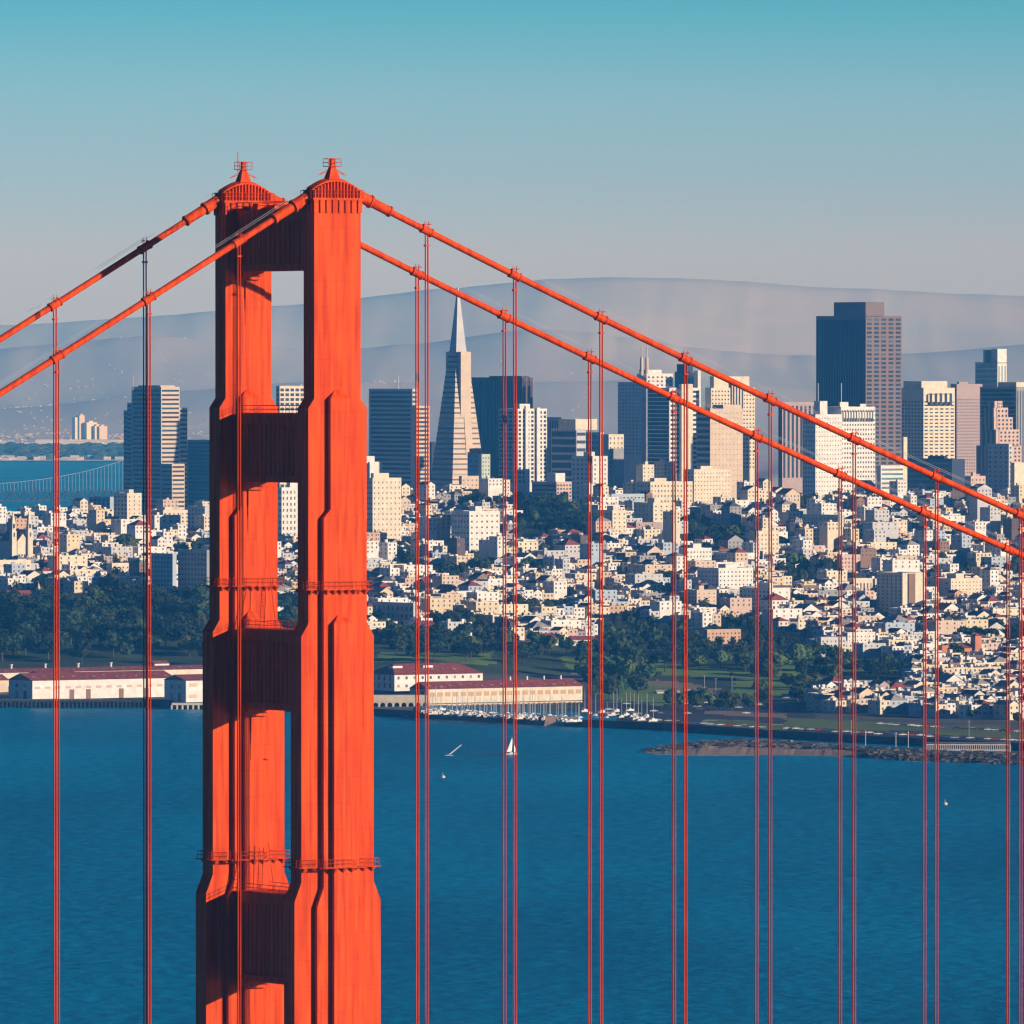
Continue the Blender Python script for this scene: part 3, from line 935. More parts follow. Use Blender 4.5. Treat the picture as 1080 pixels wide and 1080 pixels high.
G = 'grid'; Bn = 'bands'; Vt = 'vert'
DT = 'downtown towers'
bld('stepped office tower left of the orange tower, ribbed pale west face, blue shaded side', 137, 170, 189, 408, 536, 9000, 'beige', Wst=(Bn, 27, .45), Nst=(Bn, 27, .45), gl='navy',
    ex=[('bay', 0, 24, 33, 38, 425, 'beige', None, None, (Bn, 24, .45)), ('bay', 0, 24, 38, 42, 433, 'beige', None, None, (Bn, 22, .45)),
        ('bay', 19, 27, 0, 30, 430, 'beige', None, (Bn, 22, .45), None), ('bay', 0, 13, -12, 0, 489, 'beige', None, (Bn, 10, .45), (Bn, 10, .45)),
        ('parapet', 2, 17, 3, 28, 406.5, 'beige')], group=DT, lm='the stepped ribbed office tower', masts=[(150, 408, 396)])
bld('dark blue office block partly hidden behind the left side of the orange tower', 196, 232, 245, 464, 540, 9300, 'grey', Wst=(Bn, 18, .5), Nst=(Bn, 18, .5), gl='navy', ex=[('wing', 0, 8, 27, 38, 475, 'grey')], group=DT)
bld('pale gridded office slab seen between the legs of the orange tower', 291, 295, 342, 407, 520, 9000, 'cream', Wst=(G, 9, 22, .7, .6), Nst=(G, 1, 22, .6, .6), gl='navy', group=DT)
bld('white apartment tower seen between the orange tower legs below the second strut', 287, 297, 332, 514, 575, None, 'white', Wst=(G, 9, 9, .35, .5), Nst=(G, 3, 9, .4, .5), name='apartment_block', group='apartment blocks')
bld('flat topped blue shaded office block just right of the orange tower', 388, 435, 440, 410, 530, 9000, 'palegrey', Wst=(Bn, 25, .45), Nst=(Bn, 25, .62), gl='navy',
    ex=[('bay', 0, 15, -3, 0, 428, 'beige', None, (Bn, 22, .5), None)], group=DT, lm='the flat topped blue office block', masts=[(434, 410, 397)])
bld('small plain dark office block just left of the pyramid skyscraper', 442, 455, 459, 466, 530, 9300, 'navy', group=DT)

# pyramid skyscraper
def pyramid():
    Y = 8900; k = kx(Y)
    za, zb = zat(303, Y), 8.0
    h = lambda z: (za - z) * (20.3 / k) / (zat(303, Y) - zat(500, Y))
    t = thing('pyramid_skyscraper', 'slender white pyramid skyscraper with pointed spire', 'skyscraper', ((483 - 540) / k, Y, 0), CA, group=DT, lm='the white pyramid skyscraper', at=(483, 430))
    FOOT.append(((483 - 540) / k, Y, 40))
    zs = zat(370, Y)
    q = MB(); a = h(zb); c = h(zs); q.frustum((-a, a, -a, a), zb, (-c, c, -c, c), zs, 'beige'); q.obj('walls', t)
    q = MB(); c2 = c * .93; q.frustum((-c2, c2, -c2, c2), zs, (-.5, .5, -.5, .5), za, 'palegrey'); q.obj('spire', t)
    n = 29; z0 = zat(528, Y)
    for i in range(n):
        z = z0 + (zs - 6 - z0) * i / (n - 1); hh = 1.5; r = h(z) + .12; r2 = h(z + hh) + .12
        b = MB(); b.frustum((-r, r, -r, r), z, (-r2, r2, -r2, r2), z + hh, 'glass')
        b.obj('window_band', t)
    # lift wing on the sunny side, stair wing opposite
    for s in (-1, 1):
        w = 5.4; zt = zat(371, Y); y1 = h(zat(439, Y)) + .2
        q = MB(); ya, yb = sorted((s * y1, s * 1.0))
        q.box(-w + .5, w + .5, ya, yb, zat(442, Y), zt, 'beige')
        za_, zb_ = zat(439, Y), zat(480, Y); ha, hb = h(za_) + .5, h(zb_) + .5
        q.frustum((-1.5, w + .5, *sorted((s * (hb - 3), s * hb))), zb_, (-1.5, w + .5, *sorted((s * (ha - 3), s * ha))), za_, 'beige'); q.obj('wing', t)
pyramid()
bld('dark slab tower with a ribbed brown sunlit edge behind the pyramid skyscraper', 497, 551, 562, 398, 510, 9300, 'darkbrown', Wst=(Vt, 5, .4), Nst=(Vt, 14, .6), gl='navy',
    ex=[('parapet', 1, 9, 2, 36, 396.5, 'darkbrown')], group=DT, lm='the dark slab tower')
bld('white high-rise with a light grid facade and dark shaded side below the dark slab', 526, 546, 577, 431, 510, 8350, 'white', Wst=(G, 7, 17, .55, .6), Nst=(G, 4, 17, .75, .7), gl='navy',
    ex=[('bay', 7, 10, -1.5, 0, 428, 'white'), ('bay', 19, 22.5, -1.5, 0, 430, 'white'), ('penthouse', 6, 17, 4, 10, 426, 'white')], name='apartment_tower', group=DT, lm='the white gridded high-rise')
bld('narrow pinkish tower top just right of the white gridded high-rise', 575, 579, 592, 440, 520, 9300, 'pink', Wst=(Vt, 5, .4), group=DT)
bld('dark banded office tower with white striped corner and cream top storey', 581, 608, 618, 452, 520, 8900, 'palegrey', Wst=(Bn, 8, .4), Nst=(Bn, 8, .68), gl='navy',
    ex=[('penthouse', -1, 22, 0, 18, 442, 'cream')], group=DT)
bld('white slab with small windows between two hanging ropes, below the cream-topped tower', 603, 625, 641, 481, 527, None, 'white', Wst=(G, 3, 9, .25, .4), Nst=(G, 5, 9, .35, .5), name='apartment_block', group='apartment blocks')
bld('grey office block with small square windows behind the white slab', 618, 632, 637, 456, 500, 8700, 'palegrey', Nst=(G, 5, 7, .4, .5), group=DT)
bld('pale gabled tower with a dark arched front, left of the blue gridded tower', 634, 642, 658, 458, 510, 8600, 'cream', Wst=(G, 4, 10, .3, .4), ex=[('bay', 2, 13, -3, 0, 473, 'grey')], group=DT)
bld('blue grey gridded tower left of the twin spired roof', 652, 677, 680, 403, 480, 9150, 'palegrey', Nst=(G, 7, 20, .5, .5), gl='blueglass', group=DT, lm='the blue gridded tower')
def twin():
    t = bld('white office tower crowned by two slender spires', 672, 682, 710, 394, 480, 9250, 'white', Wst=(G, 6, 20, .45, .4), ex=[('penthouse', 1, 18, 2, 9, 390, 'white')], group=DT, lm='the twin spired tower')
    Y = 9250; k = kx(Y)
    for px in (678, 683.5):
        q = MB(); u = (px - 682) / (k * cu)
        q.tube([(u, 2, zat(396, Y)), (u, 2, zat(378, Y)), (u, 2, zat(376, Y))], [1.7, 1.5, .6], 'beige', 8)
        q.tube([(u, 2, zat(377, Y)), (u, 2, zat(365, Y))], .5, 'steel', 5); q.obj('spire', t)
twin()
bld('dark teal glass tower with white banded sunlit face and two cream piers', 683, 706, 738, 409, 500, 8990, 'white', Wst=(Bn, 18, .5), Nst=(Bn, 21, .75), gl='navy',
    ex=[('bay', 10, 15, -3, 0, 405, 'cream'), ('bay', 17, 22, -3, 0, 405, 'cream')], group=DT, lm='the teal tower with two piers')
bld('dark blue tower with a stepped crown behind the two cream piers', 712, 728, 737, 392, 470, 9350, 'navy', ex=[('penthouse', -4, 6, 3, 10, 384, 'navy')], group=DT)
bld('slim blue glass tower with a white corner edge', 726, 736, 752, 393, 470, 9250, 'blueglass', ex=[('bay', -1, 2, -1, 3, 391, 'white')], Wst=(Bn, 12, .3), gl='blueglass', group=DT)
bld('pale tower with square windows and four dark vertical bars under the top', 744, 750, 797, 409, 495, 9000, 'cream', Wst=(G, 14, 20, .4, .4), gl='navy',
    ex=[('penthouse', 4, 42, 1, 5, 397, 'cream'), ('bay', 21.5, 34, -1, 0, 402, 'cream', 436, (Vt, 4, .5), None)], group=DT, lm='the pale tower with vertical bars')
bld('big blank beige wall tower with dark banded shaded side', 735, 749, 784, 431, 521, 8300, 'beige', Wst=(G, 9, 16, .12, .2), Nst=(Bn, 14, .55), gl='navy',
    ex=[('penthouse', 15, 34, 1, 12, 427, 'beige')], group=DT, lm='the blank beige tower')
bld('brown grey tower with vertical ribs and sloping shoulders left of the white twin block', 821, 825, 866, 424, 505, 9300, 'rose', Wst=(Vt, 9, .5), Nst=(Vt, 2, .6), gl='navy', group=DT, lm='the brown grey ribbed tower')
bld('left half of the bright white twin office block, with a small roof tower', 847, 860, 889, 437, 520, 8450, 'white', Wst=(G, 10, 17, .22, .3), Nst=(G, 5, 17, .28, .35),
    ex=[('penthouse', 7, 15, 2, 8, 423, 'white')], group=DT, masts=[(867, 424, 404)])
bld('right half of the bright white twin office block, dark windowed, under the black tower', 884, 887, 924, 429, 520, 8480, 'white', Wst=(G, 13, 18, .45, .42),
    ex=[('penthouse', 0, 9, 1, 2.5, 424, 'white'), ('roof_house', 22, 28, 1, 2.5, 426, 'white'), ('bay', 0, 35, -.6, 0, 441, 'white', 434.5, (Vt, 12, .45), None)], deep=30, group=DT, lm='the bright white twin block', masts=[(894, 424, 404)])
bld('huge dark granite bank tower, tallest on the right, with a set back top', 863, 913, 952, 333, 500, 9000, 'granite', Wst=(G, 5, 36, .66, .58), Nst=(Vt, 20, .8), gl='navy',
    ex=[('penthouse', -.1, 20, 0, 32, 318.5, 'granite')], group=DT, lm='the huge dark bank tower')
bld('cream office tower with slanted dormer windows right of the dark bank tower', 952, 974, 1008, 409, 486, 8900, 'cream', Wst=(G, 6, 17, .6, .38), Nst=(G, 7, 17, .5, .4), gl='navy', top=11,
    ex=[('penthouse', 0, 28, 2, 20, 402, 'cream'), ('bay', 4, 31, -1.2, 0, 424, 'cream', 416, (Vt, 5, .5), None)], group=DT, lm='the cream tower with dormers')
bld('mauve grey gridded office slab between the cream tower and the pink ziggurat', 1003, 1009, 1037, 405, 500, 9150, 'rose', Wst=(G, 11, 24, .4, .4), gl='navy', top=13, group=DT)
def drumtower():
    t = bld('banded blue tower with a glass drum on top, upper right edge', 1030, 1052, 1062, 382, 480, 9300, 'white', Wst=(Vt, 3, .35), Nst=(Bn, 18, .6), gl='tealglass',
        ex=[('penthouse', 0, 10, 0, 6, 368, 'white')], group=DT, lm='the tower with a glass drum')
    Y = 9300; k = kx(Y); q = MB()
    q.tube([(4, 16, zat(383, Y)), (4, 16, zat(369, Y))], 7.2, 'tealglass', 24); q.obj('glass_drum', t)
drumtower()
bld('plain dark blue slab behind the pink ziggurat, with a ribbed cream right end', 1036, 1072, 1095, 408, 500, 9050, 'grey', Wst=(Vt, 8, .35), Nst=(Bn, 20, .7), gl='navy', ex=[('penthouse', 2, 20, 2, 20, 403, 'cream')], group=DT)
def ziggurat():
    Y = 8750; k = kx(Y)
    t = thing('stepped_tower', 'pink terraced ziggurat tower at the right edge of the skyline', 'building', ((1052 - 540) / k, Y, 0), CA, group=DT, lm='the pink ziggurat tower', at=(1056, 450))
    FOOT.append(((1056 - 540) / k, Y, 30))
    lv = [(500, 470, 0, 26, 0, 20), (471, 453, 2, 24, 0, 18), (454, 440, 2, 19, 2, 18), (441, 430, 4, 16, 4, 16), (431, 423, 6, 11, 5, 14)]
    for yb, yt, a, c, d, f in lv:
        q = MB(); wallbox(q, a / (k * cu), c / (k * cu), d / (k * cv), f / (k * cv), zat(yb, Y), zat(yt, Y), 'pink', 'gravel', .5)
        o = q.obj('terrace', t)
        nz = max(2, int((yb - yt) / 4))
        faces_windows(o, 'W', (c - a) / (k * cu), zat(yb, Y), zat(yt, Y) - 1, (G, max(2, (c - a) // 4), nz, .45, .5), 'navy', off=d / (k * cv), base=a / (k * cu), cnt=30)
        # saw-tooth bays on the shaded side
        n = max(2, (f - d) // 4)
        for i in range(n):
            v = d + (f - d) * i / n
            q = MB(); q.box(a / (k * cu) - 3.2, a / (k * cu), v / (k * cv) + .5, (v + 2) / (k * cv), zat(yb, Y), zat(yt + 1.5 * (i % 2), Y), 'pink', 'gravel'); q.obj('bay', t)
ziggurat()
bld('grey blue slab with a narrow sunlit windowed edge, below the pink ziggurat', 1043, 1064, 1068, 468, 520, 8250, 'palegrey', Wst=(G, 1, 10, .4, .4), Nst=(G, 4, 10, .3, .4), group=DT)
bld('plain blank cream block at the right edge of the picture', 1066, 1070, 1100, 488, 515, 8150, 'cream', group=DT)
bld('low white office building with green bands below the white twin block', 925, 929, 954, 491, 517, 8180, 'white', Wst=(Bn, 5, .45), gl='tealglass', name='office_building', group=DT)
bld('slim cream stair tower beside the green banded white office', 951, 953, 957, 461, 512, 8350, 'cream', name='stair_tower', group=DT)
bld('wide dark blue block low behind the upper cable on the right', 958, 1004, 1018, 484, 520, 8500, 'navy', Nst=(Bn, 6, .3), gl='blueglass', group=DT)
bld('small pinkish turreted building between the dark block and the grey slab', 1018, 1024, 1040, 502, 522, 8200, 'pink', Wst=(G, 4, 4, .3, .4), group=DT, name='office_building')

AP = 'apartment blocks'
bld('tall cream apartment tower touching the right side of the orange tower', 387, 393, 423, 504, 580, None, 'cream', Wst=(G, 7, 13, .2, .35), Nst=(G, 3, 13, .35, .4), ex=[('roof_house', 2, 18, 1, 4, 499, 'cream')], name='apartment_tower', group=AP, lm='the tall cream apartment tower')
bld('white stepped tower behind the tall cream apartment tower', 380, 390, 403, 487, 515, 8400, 'white', ex=[('penthouse', -4, 6, 1, 6, 481, 'white')], name='apartment_tower', group=AP)
bld('bright white cube of flats with rows of dark square windows', 476, 495, 527, 539, 585, None, 'white', Wst=(G, 6, 7, .3, .3), Nst=(G, 6, 7, .3, .35), name='apartment_block', group=AP, lm='the white cube of flats')
bld('beige block with few windows at the foot of the pyramid skyscraper', 484, 487, 509, 502, 535, 8180, 'beige', Wst=(G, 5, 6, .22, .3), name='apartment_block', group=AP)
bld('blue grey block topped by a small red roof, right of the pyramid base', 493, 507, 510, 477, 520, 8400, 'paleblue', Nst=(G, 5, 8, .25, .35), ex=[('roof_house', -4, 3, 1, 8, 473, 'orange')], name='apartment_block', group=AP)
bld('mint green and white slim tower right of the pyramid base', 505, 508, 517, 479, 540, 8150, 'mint', Wst=(G, 3, 14, .3, .5), name='apartment_tower', group=AP)
bld('low cream block right of the mint green slim tower', 516, 519, 538, 506, 524, 8150, 'cream', Wst=(G, 5, 4, .3, .4), name='apartment_block', group=AP)
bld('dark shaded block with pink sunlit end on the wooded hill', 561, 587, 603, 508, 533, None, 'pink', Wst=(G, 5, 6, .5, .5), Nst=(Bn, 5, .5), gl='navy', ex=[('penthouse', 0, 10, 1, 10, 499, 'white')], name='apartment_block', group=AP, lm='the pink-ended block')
bld('wide cream residential hotel with even rows of windows, centre of the hill', 672, 686, 731, 508, 542, None, 'cream', Wst=(G, 13, 6, .3, .4), Nst=(G, 4, 6, .3, .4), name='apartment_block', group=AP, lm='the wide cream hotel block')
bld('narrow cream tower rising left behind the wide cream hotel', 671, 678, 690, 490, 525, 8300, 'cream', Wst=(G, 3, 8, .25, .35), name='apartment_tower', group=AP)
bld('stepped cream tower rising right behind the wide cream hotel', 690, 700, 712, 487, 525, 8350, 'cream', Wst=(G, 3, 9, .3, .35), Nst=(G, 3, 9, .3, .4), name='apartment_tower', group=AP)
bld('tall cream apartment block with a shaded grey side below the wide hotel', 669, 689, 712, 530, 567, None, 'cream', Wst=(G, 4, 8, .25, .35), Nst=(G, 5, 8, .2, .3), name='apartment_block', group=AP, lm='the grey-sided cream block')
bld('shaded block with a bright narrow front between two ropes', 627, 646, 661, 538, 572, None, 'cream', Wst=(G, 3, 7, .25, .35), Nst=(G, 5, 7, .25, .35), name='apartment_block', group=AP)
bld('large cream apartment slab with windows crowded on its right half', 721, 732, 771, 495, 536, 8000, 'cream', Wst=(G, 12, 9, .22, .3), Nst=(G, 3, 9, .3, .4), name='apartment_block', group=AP, lm='the large cream slab')
bld('low white office with blue bands left of the grey-sided cream block', 641, 645, 680, 521, 540, None, 'paleblue', Wst=(G, 9, 4, .5, .35), name='apartment_block', group=AP)
bld('white seven storey block with a shaded grey wing left of it', 736, 758, 795, 599, 634, None, 'white', Wst=(G, 9, 7, .3, .35), Nst=(G, 6, 7, .3, .4), name='apartment_block', group=AP, lm='the white seven storey block')
bld('grey fronted apartment block with bright end wall above the white seven storey block', 754, 785, 799, 583, 603, None, 'white', Wst=(G, 3, 4, .2, .3), Nst=(G, 9, 4, .3, .35), name='apartment_block', group=AP)
bld('blue shaded block with bright white end wall beside a hanging rope', 781, 812, 834, 620, 646, None, 'white', Wst=(G, 3, 4, .2, .3), Nst=(G, 8, 5, .3, .5), name='apartment_block', group=AP, lm='the blue-sided white block')
bld('beige block of flats left below the white seven storey block', 723, 735, 756, 622, 646, None, 'beige', Wst=(G, 4, 5, .2, .3), Nst=(G, 4, 5, .3, .4), name='apartment_block', group=AP)
bld('white block with a dark balcony line above the beige flats', 716, 724, 751, 578, 605, None, 'white', Wst=(G, 8, 5, .3, .4), name='apartment_block', group=AP)
bld('cream block left of the tall dark cypress', 790, 798, 822, 560, 592, None, 'cream', Wst=(G, 6, 6, .25, .35), name='apartment_block', group=AP)
bld('cream ribbed block right of the tall dark cypress', 842, 850, 862, 556, 578, None, 'cream', Wst=(Vt, 4, .3), name='apartment_block', group=AP)
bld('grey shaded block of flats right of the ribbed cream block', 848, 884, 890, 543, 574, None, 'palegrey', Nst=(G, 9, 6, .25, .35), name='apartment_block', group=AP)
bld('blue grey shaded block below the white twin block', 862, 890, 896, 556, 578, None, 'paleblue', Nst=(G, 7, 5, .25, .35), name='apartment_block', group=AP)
bld('salmon pink block of flats with window columns in the right half', 883, 887, 908, 585, 614, None, 'pink', Wst=(G, 6, 6, .35, .5), name='apartment_block', group=AP, lm='the salmon pink block')
bld('cream apartment tower with a brown vertical stripe and blue shaded side', 926, 952, 976, 604, 650, None, 'cream', Nst=(G, 6, 11, .25, .6),
    ex=[('bay', 6, 13, -.8, 0, 605, 'brown')], name='apartment_tower', group=AP, lm='the brown-striped tower')
bld('wide cream school-like block right of the brown-striped tower', 977, 1003, 1037, 610, 637, None, 'cream', Wst=(G, 9, 6, .25, .3), Nst=(G, 3, 4, .2, .3), name='apartment_block', group=AP, lm='the wide cream school block')
bld('small cream arcaded building left of the brown-striped tower', 894, 899, 921, 610, 626, None, 'cream', Wst=(Vt, 6, .4), name='apartment_block', group=AP)
bld('plain bright white house block left of the orange church', 969, 973, 989, 679, 698, None, 'white', Wst=(G, 3, 3, .2, .25), name='apartment_block', group=AP)
bld('grey four storey block at the edge of the park trees', 862, 866, 893, 672, 698, None, 'palegrey', Wst=(G, 6, 5, .3, .45), name='apartment_block', group=AP, lm='the grey park-side block')
bld('long white block right of the grey park-side block', 890, 894, 924, 667, 688, None, 'white', Wst=(G, 7, 4, .25, .35), name='apartment_block', group=AP)
bld('tan brick building with arched windows above the dark park trees', 742, 746, 782, 664, 680, None, 'tan', Wst=(G, 9, 3, .35, .5), name='brick_building', group=AP, lm='the tan brick building')
bld('large windowless white hall on the slope right of the orange tower', 463, 467, 508, 624, 641, None, 'white', Wst=(G, 6, 1, .3, .2), roof='tar', name='market_hall', group=AP, lm='the windowless white hall')
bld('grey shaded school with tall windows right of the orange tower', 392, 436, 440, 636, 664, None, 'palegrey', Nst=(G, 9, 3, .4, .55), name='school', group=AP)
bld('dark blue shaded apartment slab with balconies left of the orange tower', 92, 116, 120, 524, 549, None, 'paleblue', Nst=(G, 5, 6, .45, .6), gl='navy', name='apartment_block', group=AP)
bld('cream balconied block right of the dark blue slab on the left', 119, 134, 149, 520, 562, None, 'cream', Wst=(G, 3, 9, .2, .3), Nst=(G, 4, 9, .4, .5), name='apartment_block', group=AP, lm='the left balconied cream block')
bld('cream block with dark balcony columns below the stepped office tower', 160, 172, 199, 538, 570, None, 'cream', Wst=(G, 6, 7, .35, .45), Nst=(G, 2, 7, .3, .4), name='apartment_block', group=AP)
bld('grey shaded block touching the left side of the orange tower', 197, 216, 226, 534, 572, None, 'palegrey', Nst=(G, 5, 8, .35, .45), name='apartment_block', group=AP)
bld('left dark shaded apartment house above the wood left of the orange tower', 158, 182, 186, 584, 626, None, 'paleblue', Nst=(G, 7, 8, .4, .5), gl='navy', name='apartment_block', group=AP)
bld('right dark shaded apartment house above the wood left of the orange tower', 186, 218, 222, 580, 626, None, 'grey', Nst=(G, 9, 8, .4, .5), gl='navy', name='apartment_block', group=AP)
bld('small cream house block above the left wood', 112, 118, 141, 594, 612, None, 'cream', Wst=(G, 5, 3, .3, .35), name='apartment_block', group=AP)
bld('cream stepped blocks just behind the twin towered church', 22, 26, 36, 540, 566, None, 'cream', Wst=(G, 3, 5, .3, .4), name='apartment_block', group=AP)
bld('large plain cream school below the twin towered church', -20, -14, 31, 591, 618, None, 'cream', Wst=(G, 9, 3, .5, .25), name='school', group=AP, lm='the plain cream school')
bld('shaded slab at the far left above the twin towered church', 42, 50, 54, 545, 562, None, 'beige', Wst=(G, 2, 3, .3, .4), Nst=(G, 3, 3, .3, .4), name='apartment_block', group=AP)

# twin towered church on the left
def church():
    Y = hit(24, 600).y; k = kx(Y)
    t = thing('church', 'cream church with two tall pointed towers, left edge of the city', 'church', ((16 - 540) / k, Y, 0), CA, lm='the twin towered church', at=(24, 570))
    FOOT.append(((22 - 540) / k, Y + 12, 22))
    g = gz((16 - 540) / k, Y) - 4
    w = 1 / (k * cu)
    q = MB(); q.box(3 * w, 14 * w, 1, 26, g, zat(571, Y), 'cream'); x0, x1, z0, z1 = 3 * w, 14 * w, zat(571, Y), zat(563, Y)
    q.quad((x0, 1, z0), (x1, 1, z0), ((x0 + x1) / 2, 1, z1), ((x0 + x1) / 2, 1, z1), 'cream')
    q.obj('nave', t)
    q = MB(); xm_ = (x0 + x1) / 2
    q.quad((x0 - .3, .8, z0), (xm_, .8, z1 + .4), (xm_, 26, z1 + .4), (x0 - .3, 26, z0), 'redtile'); q.quad((x1 + .3, .8, z0), (x1 + .3, 26, z0), (xm_, 26, z1 + .4), (xm_, .8, z1 + .4), 'redtile'); q.obj('roof', t)
    for a in (-1.5, 15):
        q = MB(); x = a * w; s = 2.1
        q.frustum((x - s, x + s, -1, 3.2), g, (x - s * .9, x + s * .9, -.8, 3.0), zat(560, Y), 'cream')
        q.frustum((x - s * .75, x + s * .75, -.5, 2.7), zat(560, Y), (x - s * .6, x + s * .6, -.3, 2.5), zat(550, Y), 'cream')
        q.frustum((x - s * .6, x + s * .6, -.3, 2.5), zat(550, Y), (x - .15, x + .15, 1, 1.3), zat(539, Y), 'cream')
        tw = q.obj('bell_tower', t)
        for z in (zat(566, Y), zat(557, Y)): link('window', cube_mesh('glass'), tw, (x - .5, -1.15, z), sc=(1, .4, 3))
    for i in range(3): link('window', cube_mesh('glass'), t, (x0 + 1 + i * 2.2, .75, zat(592, Y)), sc=(1.1, .4, 5))
church()
def small_spire():
    p = hit(42, 637); t = thing('chapel', 'small pinkish chapel with a pointed spire above the left wood', 'chapel', p, CA, lm='the small pointed chapel', at=(42, 628))
    q = MB(); q.box(-3.5, 3.5, 0, 9, -2, 5, 'pink', 'redtile'); q.obj('walls', t)
    q = MB(); q.frustum((-2.2, 2.2, -.6, 3.8), -2, (-2.0, 2.0, -.4, 3.6), 5, 'pink'); q.frustum((-2.2, 2.2, -.6, 3.8), 5, (-.1, .1, 1.5, 1.7), 14, 'pink'); q.obj('spire', t)
    link('door', cube_mesh('brown'), t, (-.6, -.75, 0), sc=(1.2, .3, 2.4))
small_spire()
def orange_church():
    p = hit(1016, 697); k = kx(p.y); t = thing('mission_church', 'orange red mission style church with a square tower among dark trees', 'church', p, CA, lm='the orange red church', at=(1018, 685))
    FOOT.append((p.x, p.y + 10, 24)); FOOT.append((p.x, p.y - 22, 20))
    q = MB(); q.box(-11, 11, 0, 14, -3, 8, 'orange', 'redtile'); q.frustum((-11.5, 11.5, -.5, 14.5), 8.01, (-9, 9, 6.5, 7.5), 11, 'redtile'); q.obj('walls', t)
    q = MB(); q.box(8, 13, -2, 3, -3, 15.5, 'orange', 'redtile'); q.frustum((8, 13, -2, 3), 15.5, (10, 11, 0, 1), 17.5, 'redtile'); q.obj('tower', t)
    q = MB(); q.box(-16, -11.01, 1, 10, -3, 10, 'orange', 'redtile'); q.obj('side_wing', t)
    for i in range(5): link('window', cube_mesh('glass'), t, (-9 + i * 3.4, -.15, 2), sc=(1.3, .3, 3))
orange_church()
def tank():
    p = hit(75, 548); t = thing('water_tank', 'round cream tank tower above the left houses', 'tank', p, 0, lm='the round cream tank', at=(75, 540))
    q = MB(); q.tube([(0, 0, -4), (0, 0, 9), ], 3.1, 'cream', 14); q.obj('drum', t)
    q = MB(); q.tube([(0, 0, 9), (0, 0, 9.6), (0, 0, 10.6)], [3.4, 3.4, .6], 'gravel', 14); q.obj('lid', t)
tank()

# ------------------------------------------------------------------ waterfront sheds and halls
def gable_roof(b, x0, x1, y0, y1, z0, z1, m, ov=.5, hip=0.0, axis='x'):
    if axis == 'x':
        ym = (y0 + y1) / 2
        A, B, Cc, D = (x0 - ov, y0 - ov, z0), (x1 + ov, y0 - ov, z0), (x1 + ov, y1 + ov, z0), (x0 - ov, y1 + ov, z0)
        E, G_ = (x0 - ov + hip, ym, z1), (x1 + ov - hip, ym, z1)
        b.quad(A, B, G_, E, m); b.quad(Cc, D, E, G_, m); b.tri(D, A, E, m); b.tri(B, Cc, G_, m)
def shed(label, xl, xr, yroof, yeave, ybase, Y, wall, depth, ang, left=True, nwin=12, floors=1, doors=(), hip=0.0, name='pier_shed', lm=None, roofm='redtile', clere=True, winm='beige', ww=.6, wh=.35):
    """long hall; its lit long wall from picture column xl to xr, turned by ang from across the view"""
    k = kx(Y); X = (xl - 540) / k; L = (xr - xl) / (k * math.cos(ang))
    t = thing(name, label, 'hall', (X, Y, 0), ang, 'waterfront halls', lm=lm, at=((xl + xr) / 2, (yeave + ybase) / 2))
    FOOT.append((X + L / 2, Y + depth / 2, L / 2))
    ze, zr, zb = zat(yeave, Y), zat(yroof, Y), zat(ybase, Y)
    b = MB(); b.box(0, L, 0, depth, zb, ze, wall)
    if not hip:
        for x in (0, L): b.tri((x, 0, ze), (x, depth, ze), (x, depth / 2, zr - .25), wall)
    b.obj('walls', t)
    b = MB(); gable_roof(b, 0, L, 0, depth, ze + .02, zr, roofm, .5, hip); ro = b.obj('roof', t)
    if L > 50:
        rs = random.Random(int(xl)); nn_ = int(L / 7); n0 = 2 if hip else 0
        for i in range(n0, nn_ - n0):
            u = (i + .5) * L / nn_ + rs.uniform(-1, 1); f0 = rs.uniform(.15, .5); f1 = f0 + .12; wv = rs.uniform(.5, 1.2)
            zq = lambda f: ze + .02 + (zr - ze) * f + .28
            q = MB(); y0_, y1_ = -.5 + (depth / 2 + .5) * f0, -.5 + (depth / 2 + .5) * f1
            q.quad((u - wv, y0_, zq(f0)), (u + wv, y0_, zq(f0)), (u + wv, y1_, zq(f1)), (u - wv, y1_, zq(f1)), 'gravel')
            q.quad((u - wv, y0_, zq(f0)), (u - wv, y0_, zq(f0) - .5), (u + wv, y0_, zq(f0) - .5), (u + wv, y0_, zq(f0)), 'tar')
            q.obj('skylight', ro)
    if nwin:
        for f in range(floors):
            h = (ze - zb) / floors
            for i in range(nwin):
                w = L / nwin
                link('window', cube_mesh(winm), t, (w * (i + (1 - ww) / 2), -.12, zb + h * f + h * (.62 - wh / 2)), sc=(w * ww, .24, h * wh))
    for dx in doors:
        u = (dx - xl) / (k * math.cos(ang)); link('door', cube_mesh('brown'), t, (u, -.14, zb), sc=(3.2, .3, (ze - zb) * .5))
    if left:
        for i in (0, 1):
            link('gable_window', cube_mesh('glass'), t, (-.12, depth * (.25 + .35 * i), zb + (ze - zb) * .62), sc=(.24, depth * .12, (ze - zb) * .2))
            link('gable_door', cube_mesh('glass'), t, (-.13, depth * (.25 + .35 * i), zb), sc=(.26, depth * .12, (ze - zb) * .45))
    return t, ro, L
PA = R(34)
shed('long cream pier shed with red roof and grey gable end, left of the tower', 34, 181, 710.5, 718, 738, 5890, 'white', 27, PA, nwin=14, winm='pink', ww=.5, wh=.12, doors=(72, 89, 123, 149, 174), lm='the long cream pier shed')
t, ro, L = shed('red roofed shed with vents running behind the long cream pier shed', -60, 215, 707, 711, 730, 6010, 'cream', 20, PA, nwin=24, left=False, ww=.7, wh=.2)
